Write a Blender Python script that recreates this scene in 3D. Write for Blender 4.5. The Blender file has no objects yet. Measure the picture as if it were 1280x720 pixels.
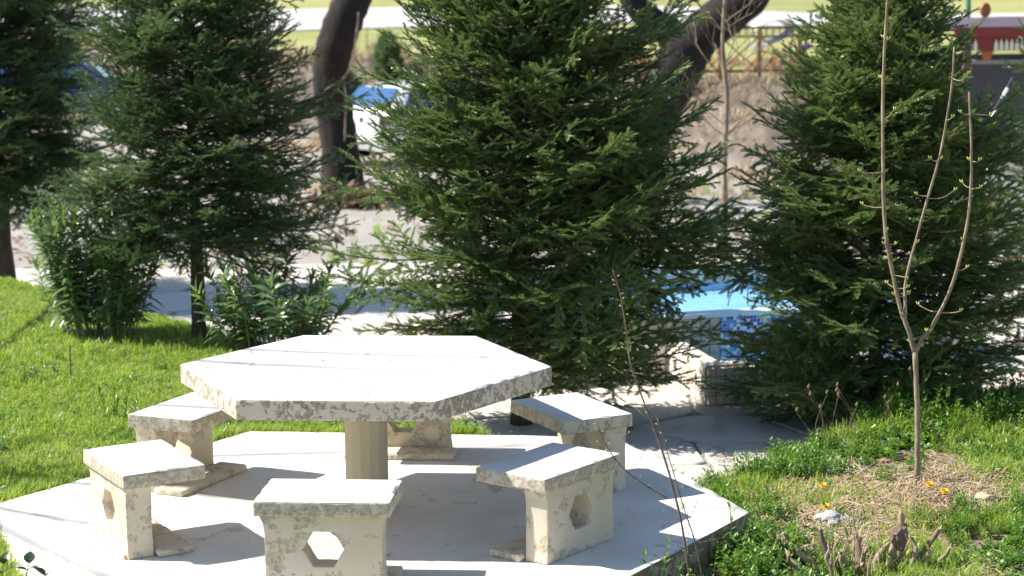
import bpy, bmesh, math, random
import numpy as np
from mathutils import Vector, Matrix, noise

SC = bpy.context.scene
COL = SC.collection
R = math.radians
random.seed(7)
rng = np.random.default_rng(11)

# ------------------------------------------------------------------ camera
def make_camera():
    cam = bpy.data.cameras.new('camera')
    o = bpy.data.objects.new('camera', cam)
    COL.objects.link(o)
    pitch, yaw, roll = 0.1624, 0.0059, -0.0132
    fw = Vector((math.sin(yaw)*math.cos(pitch), math.cos(yaw)*math.cos(pitch), -math.sin(pitch)))
    rt = Vector((math.cos(yaw), -math.sin(yaw), 0))
    up = rt.cross(fw)
    r2 = rt*math.cos(roll) + up*math.sin(roll)
    u2 = up*math.cos(roll) - rt*math.sin(roll)
    m = Matrix((r2, u2, -fw)).transposed().to_4x4()
    m.translation = (0.6934, -10.3588, 2.844)
    o.matrix_world = m
    cam.sensor_width = 36
    cam.lens = 36*2600/1280
    cam.clip_start = 0.2
    cam.clip_end = 2000
    cam.dof.use_dof = True
    cam.dof.focus_distance = 10.7
    cam.dof.aperture_fstop = 2.8
    SC.camera = o
make_camera()

# ------------------------------------------------------------------ daylight
SUN_AZ, SUN_EL = 170.5, 47.0          # direction towards the sun, degrees from +X and above the horizon
def make_light():
    w = bpy.data.worlds.new('World'); SC.world = w; w.use_nodes = True
    nt = w.node_tree; bg = nt.nodes['Background']
    sky = nt.nodes.new('ShaderNodeTexSky'); sky.sky_type = 'NISHITA'; sky.sun_disc = False
    sky.air_density = 1.2; sky.dust_density = .4; sky.ozone_density = 2.5; sky.sun_elevation = R(SUN_EL); sky.sun_rotation = R(90-SUN_AZ)
    nt.links.new(sky.outputs[0], bg.inputs[0]); bg.inputs[1].default_value = 0.09
    l = bpy.data.lights.new('sun', 'SUN'); l.energy = 5.0; l.angle = R(0.53); l.color = (1, 0.95, 0.87)
    o = bpy.data.objects.new('sun', l); COL.objects.link(o)
    d = Vector((math.cos(R(SUN_AZ))*math.cos(R(SUN_EL)), math.sin(R(SUN_AZ))*math.cos(R(SUN_EL)), math.sin(R(SUN_EL))))
    o.rotation_euler = d.to_track_quat('Z', 'Y').to_euler()
    o.location = (-6, 2, 9)
make_light()
SC.view_settings.view_transform = 'Standard'
SC.view_settings.look = 'None'
SC.view_settings.exposure = 0.90
SC.view_settings.gamma = 1

# ------------------------------------------------------------------ object helpers
def tag(o, label=None, cat=None, group=None, kind=None):
    if label: o['label'] = label
    if cat: o['category'] = cat
    if group: o['group'] = group
    if kind: o['kind'] = kind
    return o
def empty(name, loc=(0, 0, 0), rz=0, label=None, cat=None, group=None):
    o = bpy.data.objects.new(name, None); COL.objects.link(o)
    o.location = loc; o.rotation_euler = (0, 0, rz); o.empty_display_size = .1
    return tag(o, label, cat, group)
def link(name, me, parent=None, loc=None, rot=None):
    o = bpy.data.objects.new(name, me); COL.objects.link(o)
    if parent: o.parent = parent
    if loc is not None: o.location = loc
    if rot is not None: o.rotation_euler = rot
    return o
def copy_tree(o, parent=None):
    c = o.copy(); COL.objects.link(c)
    if parent: c.parent = parent
    for ch in list(o.children): copy_tree(ch, c)
    return c
def mesh(name, v, f, mats, mi=None, smooth=False):
    me = bpy.data.meshes.new(name)
    me.from_pydata([tuple(p) for p in v], [], [tuple(q) for q in f])
    for m in (mats if isinstance(mats, (list, tuple)) else [mats]): me.materials.append(m)
    if mi is not None: me.polygons.foreach_set('material_index', list(mi))
    if smooth: me.polygons.foreach_set('use_smooth', [True]*len(me.polygons))
    me.update()
    return me
class MB:
    def __init__(s): s.v = []; s.f = []; s.mi = []
    def add(s, v, f, m=0):
        b = len(s.v); s.v += [tuple(p) for p in v]; s.f += [tuple(i+b for i in q) for q in f]; s.mi += [m]*len(f)
        return s
    def box(s, c, d, rz=0, m=0):
        x, y, z = d[0]/2, d[1]/2, d[2]/2
        p = [(-x,-y,-z),(x,-y,-z),(x,y,-z),(-x,y,-z),(-x,-y,z),(x,-y,z),(x,y,z),(-x,y,z)]
        ca, sa = math.cos(rz), math.sin(rz)
        p = [(c[0]+a*ca-b*sa, c[1]+a*sa+b*ca, c[2]+e) for a, b, e in p]
        return s.add(p, [(0,3,2,1),(4,5,6,7),(0,1,5,4),(1,2,6,5),(2,3,7,6),(3,0,4,7)], m)
    def tube(s, pts, rad, n=6, m=0, cap=True, wob=0):
        pts = [Vector(p) for p in pts]; k = len(pts)
        if not isinstance(rad, (list, tuple)): rad = [rad]*k
        b = len(s.v); X = None
        for i, p in enumerate(pts):
            t = (pts[min(i+1, k-1)]-pts[max(i-1, 0)]).normalized()
            if X is None: X = t.orthogonal().normalized()
            X = (X - t*X.dot(t)).normalized(); Y = t.cross(X)
            for j in range(n):
                a = 2*math.pi*j/n
                r = rad[i]*(1+(random.uniform(-wob, wob) if wob else 0))
                s.v.append(tuple(p+X*(r*math.cos(a))+Y*(r*math.sin(a))))
        for i in range(k-1):
            for j in range(n):
                s.f.append((b+i*n+j, b+i*n+(j+1) % n, b+(i+1)*n+(j+1) % n, b+(i+1)*n+j)); s.mi.append(m)
        if cap:
            s.f.append(tuple(b+(k-1)*n+j for j in range(n))); s.mi.append(m)
            s.f.append(tuple(b+n-1-j for j in range(n))); s.mi.append(m)
        return s
    def mesh(s, name, mats, smooth=False): return mesh(name, s.v, s.f, mats, s.mi, smooth)
    def build(s, name, mats, parent=None, smooth=False, loc=None, rot=None):
        return link(name, s.mesh(name, mats, smooth), parent, loc, rot)
def bezier(pts, n):
    "Catmull-Rom through pts"
    P = [Vector(p) for p in pts]; P = [P[0]*2-P[1]]+P+[P[-1]*2-P[-2]]; out = []
    for i in range(1, len(P)-2):
        for k in range(n):
            t = k/n; a, b, c, d = P[i-1], P[i], P[i+1], P[i+2]
            out.append(.5*((2*b)+(c-a)*t+(2*a-5*b+4*c-d)*t*t+(3*b-a-3*c+d)*t**3))
    return out+[P[-2]]
def lerp(x, xs, ys): return float(np.interp(x, xs, ys))

# ------------------------------------------------------------------ materials
class NT:
    def __init__(s, name):
        s.m = bpy.data.materials.new(name); s.m.use_nodes = True
        s.t = s.m.node_tree; s.p = s.t.nodes['Principled BSDF']; s.out = s.t.nodes['Material Output']
    def n(s, ty, **kw):
        q = s.t.nodes.new(ty)
        for k, v in kw.items():
            if k in q.inputs: q.inputs[k].default_value = v
            else: setattr(q, k, v)
        return q
    def l(s, a, b): s.t.links.new(a, b)
    def pos(s): return s.n('ShaderNodeNewGeometry').outputs['Position']
    def obj(s): return s.n('ShaderNodeTexCoord').outputs['Object']
    def noise(s, scale, detail=4, rough=.6, vec=None, out='Fac'):
        q = s.n('ShaderNodeTexNoise', Scale=scale, Detail=detail, Roughness=rough)
        if vec is not None: s.l(vec, q.inputs['Vector'])
        return q.outputs[out]
    def ramp(s, fac, stops, mode='LINEAR'):
        q = s.n('ShaderNodeValToRGB'); q.color_ramp.interpolation = mode
        e = q.color_ramp.elements
        while len(e) < len(stops): e.new(.5)
        for i, (p, c) in enumerate(stops):
            e[i].position = p; e[i].color = (*c, 1) if isinstance(c, (tuple, list)) else (c, c, c, 1)
        s.l(fac, q.inputs[0]); return q.outputs[0]
    def mix(s, fac, a, b, mode='MIX'):
        q = s.n('ShaderNodeMix', data_type='RGBA', blend_type=mode)
        for v, i in ((fac, 0), (a, 6), (b, 7)):
            if isinstance(v, (int, float)): q.inputs[i].default_value = v
            elif isinstance(v, (tuple, list)): q.inputs[i].default_value = (*v, 1)
            else: s.l(v, q.inputs[i])
        return q.outputs[2]
    def math(s, op, a, b=0.0):
        q = s.n('ShaderNodeMath', operation=op)
        for v, i in ((a, 0), (b, 1)):
            if isinstance(v, (int, float)): q.inputs[i].default_value = v
            else: s.l(v, q.inputs[i])
        return q.outputs[0]
    def attr(s, name): return s.n('ShaderNodeAttribute', attribute_name=name)
    def rand(s): return s.n('ShaderNodeObjectInfo').outputs['Random']
    def col(s, c):
        if isinstance(c, (tuple, list)): s.p.inputs['Base Color'].default_value = (*c, 1)
        else: s.l(c, s.p.inputs['Base Color'])
        return s
    def set(s, **kw):
        for k, v in kw.items():
            k = k.replace('_', ' ')
            if isinstance(v, (int, float)): s.p.inputs[k].default_value = v
            else: s.l(v, s.p.inputs[k])
        return s
    def bump(s, h, strength=.4, dist=.01):
        b = s.n('ShaderNodeBump', Strength=strength, Distance=dist); s.l(h, b.inputs['Height']); s.l(b.outputs[0], s.p.inputs['Normal'])
        return s
    def translucent(s, color, fac):
        tr = s.n('ShaderNodeBsdfTranslucent'); ms = s.n('ShaderNodeMixShader'); ms.inputs[0].default_value = fac
        if isinstance(color, (tuple, list)): tr.inputs[0].default_value = (*color, 1)
        else: s.l(color, tr.inputs[0])
        s.l(s.p.outputs[0], ms.inputs[1]); s.l(tr.outputs[0], ms.inputs[2]); s.l(ms.outputs[0], s.out.inputs[0])
        return s

def simple(name, c, rough=.6, var=.25, scale=8, bump=.2, dist=.004, metallic=0):
    t = NT(name); v = t.obj(); n = t.noise(scale, 5, .65, v)
    t.col(t.mix(n, tuple(x*(1-var) for x in c), tuple(min(1, x*(1+var)) for x in c))).set(Roughness=rough, Metallic=metallic)
    if bump: t.bump(t.noise(scale*4, 4, .6, v), bump, dist)
    return t.m

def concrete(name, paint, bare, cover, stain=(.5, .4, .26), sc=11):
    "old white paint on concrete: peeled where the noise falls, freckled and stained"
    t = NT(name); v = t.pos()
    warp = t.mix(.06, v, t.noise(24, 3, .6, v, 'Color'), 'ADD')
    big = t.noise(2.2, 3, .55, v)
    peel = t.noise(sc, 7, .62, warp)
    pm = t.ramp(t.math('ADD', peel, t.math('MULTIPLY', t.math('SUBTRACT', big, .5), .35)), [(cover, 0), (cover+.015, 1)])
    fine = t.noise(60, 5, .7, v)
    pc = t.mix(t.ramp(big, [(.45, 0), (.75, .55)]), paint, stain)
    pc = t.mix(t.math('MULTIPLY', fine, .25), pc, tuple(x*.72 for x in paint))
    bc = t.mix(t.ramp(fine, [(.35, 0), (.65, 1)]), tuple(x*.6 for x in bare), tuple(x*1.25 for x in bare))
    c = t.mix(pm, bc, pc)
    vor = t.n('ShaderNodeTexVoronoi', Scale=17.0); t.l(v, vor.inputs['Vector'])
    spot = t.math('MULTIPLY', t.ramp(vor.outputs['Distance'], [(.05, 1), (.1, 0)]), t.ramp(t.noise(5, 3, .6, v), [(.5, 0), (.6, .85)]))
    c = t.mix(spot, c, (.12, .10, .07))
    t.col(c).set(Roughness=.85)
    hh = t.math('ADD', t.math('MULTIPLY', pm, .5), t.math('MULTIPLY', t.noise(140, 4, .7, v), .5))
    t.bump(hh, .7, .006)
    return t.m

M = {}
M['c_top'] = concrete('whitewashed_concrete_top', (.70, .67, .625), (.45, .40, .32), .27, (.56, .49, .39), 9)
M['c_side'] = concrete('peeling_concrete_side', (.68, .60, .49), (.37, .315, .235), .488, (.54, .45, .33), 26)
M['c_leg'] = concrete('painted_concrete_leg', (.66, .58, .45), (.53, .455, .335), .44, (.53, .425, .28), 9)
M['c_seat'] = concrete('worn_seat_edge_concrete', (.63, .56, .455), (.47, .41, .315), .52, (.54, .45, .33), 20)
M['c_pillar'] = concrete('smooth_concrete_pillar', (.60, .51, .36), (.46, .37, .25), .33, (.54, .46, .33), 7)
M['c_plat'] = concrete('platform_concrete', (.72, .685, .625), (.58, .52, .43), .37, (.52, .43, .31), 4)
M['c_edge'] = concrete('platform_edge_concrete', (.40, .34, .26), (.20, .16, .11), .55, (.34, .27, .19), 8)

def needle_mat(name, dark, light, warm):
    t = NT(name); v = t.pos()
    n = t.noise(2.3, 3, .6, v); n2 = t.noise(14, 2, .5, v)
    c = t.mix(t.ramp(n, [(.35, 0), (.68, 1)]), dark, light)
    c = t.mix(t.ramp(n2, [(.5, 0), (.75, .7)]), c, warm)
    t.col(c).set(Roughness=.36)
    t.p.inputs['Specular IOR Level'].default_value = .7
    t.translucent(t.mix(.5, c, warm), .36)
    return t.m
M['needle'] = needle_mat('fir_needles', (.085, .165, .042), (.175, .28, .072), (.30, .39, .11))
M['needle_dark'] = needle_mat('dark_fir_needles', (.062, .128, .046), (.125, .215, .074), (.19, .28, .09))
M['needle_pale'] = needle_mat('bright_fir_needles', (.05, .10, .02), (.09, .16, .03), (.15, .21, .05))

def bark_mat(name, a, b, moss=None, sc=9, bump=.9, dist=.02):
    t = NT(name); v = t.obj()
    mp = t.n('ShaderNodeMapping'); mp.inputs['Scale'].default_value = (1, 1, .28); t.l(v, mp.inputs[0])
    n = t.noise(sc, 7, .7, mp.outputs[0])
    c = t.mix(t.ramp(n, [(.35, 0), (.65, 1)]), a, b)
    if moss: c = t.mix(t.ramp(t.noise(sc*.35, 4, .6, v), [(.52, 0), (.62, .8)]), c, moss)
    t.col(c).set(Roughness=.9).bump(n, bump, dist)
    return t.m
M['bark'] = bark_mat('fir_bark', (.045, .034, .026), (.12, .095, .07), None, 22, .8, .01)
M['bark_old'] = bark_mat('old_tree_bark', (.005, .004, .0035), (.018, .013, .010), (.035, .018, .008), 7, 1, .05)  # shade of the neighbouring crowns is put into this dark bark colour
M['bark_grey'] = bark_mat('grey_twig_bark', (.13, .095, .062), (.36, .285, .195), None, 34, .6, .003)
M['bark_twig'] = bark_mat('brown_twig_bark', (.12, .08, .06), (.24, .17, .12), None, 40, .3, .002)
M['bark_yellow'] = bark_mat('pale_sapling_bark', (.22, .17, .08), (.38, .30, .16), None, 30, .3, .002)
M['bud'] = simple('yellow_green_buds', (.42, .42, .10), .5, .3, 40, 0)
M['bark_stub'] = bark_mat('cut_stub_bark', (.20, .14, .09), (.44, .34, .24), None, 26, .5, .004)
M['cutwood'] = simple('cut_wood', (.52, .40, .27), .8, .3, 60, .3)

def leaf_mat(name, dark, light, tr, rough=.35, fac=.25, sc=6, dry=None):
    t = NT(name); v = t.pos()
    n = t.noise(sc, 3, .6, v)
    c = t.mix(t.ramp(n, [(.32, 0), (.68, 1)]), dark, light)
    if dry: c = t.mix(t.ramp(t.noise(1.3, 6, .72, v), [(.47, 0), (.62, .6)]), c, dry)
    t.col(c).set(Roughness=rough).translucent(tr, fac)
    return t.m
M['grass'] = leaf_mat('lawn_grass_blades', (.13, .25, .03), (.35, .46, .085), (.46, .62, .08), .42, .44, 2.2, (.46, .43, .17))
M['weed'] = leaf_mat('weed_leaves', (.07, .16, .025), (.15, .28, .04), (.26, .46, .04), .4, .3, 5)
M['oleander'] = leaf_mat('oleander_leaves', (.105, .18, .085), (.18, .27, .13), (.26, .38, .10), .24, .32, 5)
M['oleander_tip'] = leaf_mat('oleander_new_leaves', (.14, .25, .05), (.22, .34, .08), (.25, .38, .05), .32, .25, 5)
M['bud_leaf'] = leaf_mat('sprouting_leaves', (.28, .36, .05), (.42, .48, .08), (.5, .55, .08), .4, .35, 20)
M['straw'] = leaf_mat('dry_straw', (.36, .26, .15), (.60, .48, .31), (.4, .3, .18), .7, .15, 9)
M['dryleaf'] = leaf_mat('dry_leaves', (.15, .09, .05), (.34, .22, .14), (.3, .18, .1), .7, .15, 9)
M['darkleaf'] = leaf_mat('dark_ivy_leaves', (.015, .035, .015), (.03, .06, .02), (.05, .1, .02), .3, .1, 9)
M['petal_yellow'] = simple('dandelion_petals', (.75, .42, .02), .6, .15, 80, 0)
M['petal_blue'] = simple('blue_petals', (.12, .14, .55), .6, .2, 80, 0)
M['rock'] = simple('pale_rock', (.42, .405, .38), .85, .3, 18, .6, .01)

def stone_mat(name, cols, rough=.75):
    t = NT(name); v = t.pos(); r = t.rand()
    c = t.ramp(r, [(i/max(1, len(cols)-1), k) for i, k in enumerate(cols)])
    c = t.mix(t.ramp(t.noise(3.2, 5, .65, v), [(.4, 0), (.75, .55)]), c, (.60, .50, .38))
    c = t.mix(t.math('MULTIPLY', t.noise(45, 5, .7, v), .35), c, (.34, .31, .27))
    t.col(c).set(Roughness=rough).bump(t.noise(30, 6, .7, v), .5, .006)
    return t.m
M['flag'] = stone_mat('flagstone', [(.56, .54, .51), (.68, .66, .62), (.60, .55, .48), (.50, .49, .48), (.60, .47, .36), (.66, .62, .56)])
M['tile'] = stone_mat('tumbled_tile', [(.76, .72, .64), (.80, .77, .71), (.72, .66, .56), (.78, .75, .68), (.76, .73, .66), (.79, .76, .69), (.64, .46, .30)])
M['tile_grey'] = stone_mat('grey_tile', [(.52, .50, .46), (.58, .55, .50), (.48, .46, .43), (.55, .50, .43)])
M['grout'] = simple('tile_grout', (.50, .46, .40), .9, .25, 25, .5)
M['mortar'] = simple('mortar', (.27, .255, .23), .9, .3, 25, .5)

def mosaic_mat():
    t = NT('blue_mosaic'); v = t.obj()
    mp = t.n('ShaderNodeMapping'); mp.inputs['Scale'].default_value = (1/.026,)*3; mp.inputs['Location'].default_value = (.5, .5, .5); t.l(v, mp.inputs[0])
    fl = t.n('ShaderNodeVectorMath', operation='FLOOR'); t.l(mp.outputs[0], fl.inputs[0])
    wn = t.n('ShaderNodeTexWhiteNoise', noise_dimensions='3D'); t.l(fl.outputs[0], wn.inputs[0])
    c = t.ramp(wn.outputs['Value'], [(0, (.02, .05, .42)), (.33, (.10, .24, .66)), (.55, (.36, .55, .78)), (.78, (.62, .74, .82))], 'CONSTANT')
    fr = t.n('ShaderNodeVectorMath', operation='FRACTION'); t.l(mp.outputs[0], fr.inputs[0])
    sp = t.n('ShaderNodeSeparateXYZ'); t.l(fr.outputs[0], sp.inputs[0])
    g = t.math('MAXIMUM', t.math('LESS_THAN', sp.outputs[0], .1), t.math('LESS_THAN', sp.outputs[2], .1))
    t.col(t.mix(g, c, (.5, .52, .52))).set(Roughness=.15)
    return t.m
M['mosaic'] = mosaic_mat()
M['pool_blue'] = simple('pool_blue_paint', (.34, .62, .86), .5, .12, 5, .1)
M['pool_rim'] = simple('pool_rim_paint', (.55, .70, .80), .5, .1, 8, .2)
def water_mat():
    t = NT('pool_water'); v = t.pos()
    g = t.n('ShaderNodeBsdfGlossy', Roughness=.03); tr = t.n('ShaderNodeBsdfTransparent'); tr.inputs[0].default_value = (.86, .95, 1, 1)
    b = t.n('ShaderNodeBump', Strength=.35, Distance=.02); t.l(t.noise(9, 3, .6, v), b.inputs['Height']); t.l(b.outputs[0], g.inputs['Normal'])
    f = t.n('ShaderNodeFresnel', IOR=1.33); t.l(b.outputs[0], f.inputs['Normal'])
    ms = t.n('ShaderNodeMixShader'); t.l(f.outputs[0], ms.inputs[0]); t.l(tr.outputs[0], ms.inputs[1]); t.l(g.outputs[0], ms.inputs[2]); t.l(ms.outputs[0], t.out.inputs[0])
    return t.m
M['water'] = water_mat()
M['steel'] = simple('dark_pipe', (.16, .18, .2), .35, .2, 20, 0, metallic=.6)
M['rust'] = simple('rusty_iron', (.34, .13, .05), .8, .45, 14, .4)
M['rust_dark'] = simple('dark_brown_iron', (.12, .07, .05), .8, .4, 14, .3)
M['red'] = simple('dark_red_paint', (.22, .025, .018), .5, .25, 6, .15)
M['redwood'] = simple('red_brown_boards', (.24, .06, .035), .7, .35, 10, .3)
M['roof_dark'] = simple('dark_roof_sheet', (.10, .06, .07), .45, .3, 8, .2)
M['wall_shade'] = simple('shaded_grey_render', (.085, .085, .10), .85, .25, 5, .3)  # grey wall lying in shade: the shade is put into its colour
M['ledge'] = simple('grey_ledge', (.34, .33, .35), .8, .2, 9, .2)
M['cream'] = simple('cream_paint', (.78, .72, .60), .6, .12, 8, .1)
M['terracotta'] = simple('terracotta', (.45, .17, .08), .8, .2, 12, .2)
M['green_paint'] = simple('green_pole_paint', (.05, .19, .10), .45, .15, 8, 0)
M['orange'] = simple('orange_rust_paint', (.42, .12, .03), .6, .2, 12, .1)
M['white'] = simple('white_paint', (.80, .80, .80), .4, .05, 6, .05)
M['black'] = simple('black_paint', (.025, .025, .028), .5, .2, 8, .05)
M['canvas_grey'] = simple('grey_canvas', (.30, .32, .40), .85, .2, 12, .2)
M['canvas_blue'] = simple('blue_canvas', (.13, .18, .42), .85, .2, 12, .2)
M['canvas_white'] = simple('cream_canvas', (.80, .80, .70), .8, .06, 12, .1)
def paint(name, c):
    t = NT(name); t.col(c).set(Roughness=.3); t.p.inputs['Coat Weight'].default_value = .6; return t.m
M['car_white'] = paint('white_car_paint', (.80, .80, .80))
M['car_blue'] = paint('blue_car_paint', (.018, .05, .24))
M['bumper'] = simple('grey_bumper', (.42, .42, .42), .5, .08, 6, 0)
M['glass'] = NT('car_glass').col((.05, .12, .26)).set(Roughness=.04).m  # blue base colour stands in for the reflected sky
M['glass'].node_tree.nodes['Principled BSDF'].inputs['Specular IOR Level'].default_value = 1.0
M['lamp_red'] = NT('tail_lamp').col((.045, .012, .014)).set(Roughness=.15).m
M['tyre'] = simple('tyre_rubber', (.022, .022, .022), .85, .2, 20, .2)
M['rim'] = NT('wheel_rim').col((.45, .45, .46)).set(Roughness=.35, Metallic=.8).m

# ------------------------------------------------------------------ terrain
LX = [-14, -2.6, -1.6, .80, .62, .15, -.6, -1.25, -2.05, -3.0, -4.6, -8, -14]
LY = [-20, -4, -1.9, 1.5, 1.95, 2.5, 4.3, 5.5, 6.4, 7.1, 8.6, 11, 14]
def lawn_edge(y): return np.interp(y, LY, LX)
def bed_back(x): return np.interp(x, [1.0, 1.55, 2.05, 2.7, 3.5, 6, 20], [.3, .70, 1.15, 1.95, 2.7, 3.0, 3.2])
def sstep(t): t = np.clip(t, 0, 1); return t*t*(3-2*t)
def masks(x, y):
    x = np.asarray(x, float); y = np.asarray(y, float)
    lawn = sstep((lawn_edge(y)-x)/.35+.5)*sstep((13.5-y)/1.5)
    bed = sstep((bed_back(x)-y)/.3+.5)*sstep((x-.7)/.3)
    lawn = np.where(y < -1.9, 1-bed, lawn)
    return lawn, bed
def hard(x, y):
    "paving level, the car park falling away behind it, the bank and the meadow"
    x = np.asarray(x, float); y = np.asarray(y, float)
    z = -.30-.0375*np.clip(y-5, 0, 24)
    z = z+.34*sstep((y-30)/4)*sstep((-x-4)/2.5)
    yb = np.maximum(27.0, 35.6-(x+3.5)*.96); yb = np.minimum(yb, 40)
    plat = .50+.05*np.clip(y-yb, 0, 400)
    plat = np.where(x > 2, plat-.03*np.clip(x-2, 0, 8), plat)
    k = sstep((y-(yb-2.6))/2.6)
    return z*(1-k)+plat*k
def ground_z(x, y):
    lawn, bed = masks(x, y); x = np.asarray(x, float); y = np.asarray(y, float)
    zl = -.035+.05*np.clip(-x-2.3, 0, 8)-.02*np.clip(y-3, 0, 8)*(x > -3)
    zb = -.165+.06*sstep((x-1.9)/1.2)*sstep((y+1.0)/1.5)+.05*sstep((x-2.6)/.8)*sstep((y-1.2)/.8)
    h = hard(x, y)
    z = h+(zl-h)*lawn; z = z+(zb-z)*bed
    w = .02*np.sin(3.1*x+1.7*y)*np.sin(2.3*y-1.1*x)
    return z+w*np.maximum(lawn, bed)*.7
def gz(x, y): return float(ground_z(x, y))

def make_ground():
    xs = np.concatenate([-np.geomspace(6, 600, 34)[::-1], np.arange(-5.9, 6, .11), np.geomspace(6, 600, 34)])
    ys = np.concatenate([[-400, -150, -60, -30, -18, -12, -8, -6, -4.5, -3.4, -2.7], np.arange(-2.2, 9, .11), np.arange(9.2, 44, .7), np.geomspace(45, 1200, 28)])
    X, Y = np.meshgrid(xs, ys); Z = ground_z(X, Y)
    far = sstep((Y-20)/10)
    for i in range(X.shape[0]):
        for j in range(X.shape[1]):
            if far[i, j] > 0: Z[i, j] += far[i, j]*float(sstep((np.minimum(np.maximum(27.0, 35.6-(X[i, j]+3.5)*.96), 40)+1-Y[i, j])/2))*.14*noise.noise(Vector((X[i, j]*.7, Y[i, j]*.7, 3)))
    nx = len(xs)
    v = np.stack([X.ravel(), Y.ravel(), Z.ravel()], 1)
    f = [(r*nx+c, r*nx+c+1, (r+1)*nx+c+1, (r+1)*nx+c) for r in range(len(ys)-1) for c in range(nx-1)]
    t = NT('ground_soil'); p = t.pos()
    n = t.noise(3, 6, .65, p); nf = t.noise(30, 5, .7, p)
    grav = t.mix(nf, (.26, .24, .215), (.46, .43, .39)); grav = t.mix(t.ramp(t.noise(.5, 4, .6, p), [(.4, 0), (.7, .7)]), grav, (.24, .20, .16))
    lw = t.mix(n, (.08, .12, .02), (.20, .21, .05))
    bd = t.mix(nf, (.12, .085, .055), (.36, .27, .18))
    fd = t.mix(t.ramp(t.noise(.35, 6, .7, p), [(.3, 0), (.7, 1)]), (.20, .22, .06), (.36, .34, .12))
    bk = t.mix(t.ramp(t.noise(1.6, 7, .7, p), [(.35, 0), (.66, 1)]), (.085, .065, .048), (.27, .22, .175))
    c = t.mix(t.attr('bank').outputs['Fac'], grav, bk)
    c = t.mix(t.attr('field').outputs['Fac'], c, fd)
    c = t.mix(t.attr('lawn').outputs['Fac'], c, lw); c = t.mix(t.attr('bed').outputs['Fac'], c, bd)
    t.col(c).set(Roughness=.95).bump(t.noise(22, 6, .7, p), .7, .03)
    me = mesh('ground', v, f, t.m, smooth=True)
    lawn, bed = masks(X.ravel(), Y.ravel())
    yb = np.minimum(np.maximum(27.0, 35.6-(X.ravel()+3.5)*.96), 40)
    bank = sstep((Y.ravel()-(yb-2.7))/.6); field = sstep((Y.ravel()-(yb+.3))/1.2)
    for nm, a in (('lawn', lawn), ('bed', bed), ('bank', bank), ('field', field)):
        me.attributes.new(nm, 'FLOAT', 'POINT').data.foreach_set('value', a.astype(np.float32))
    o = link('ground', me); tag(o, kind='structure')
    # the country road crossing the meadow
    mb = MB(); xr = np.linspace(-120, 120, 121); vv = []
    for x in xr:
        xx = min(max(x, -20), 9); yc = 45.5-.46*(xx+3); hw = 3.3-.09*(xx+3)
        for k in (-1, -.35, .35, 1):
            vv.append((x, yc+k*hw, float(hard(x, yc+k*hw))+.03))
    mb.add(vv, [(4*i+k, 4*i+4+k, 4*i+5+k, 4*i+1+k) for i in range(120) for k in range(3)])
    tag(mb.build('road', simple('pale_road', (.46, .43, .42), .9, .15, 2, .3), smooth=True), kind='structure')
make_ground()

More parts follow.
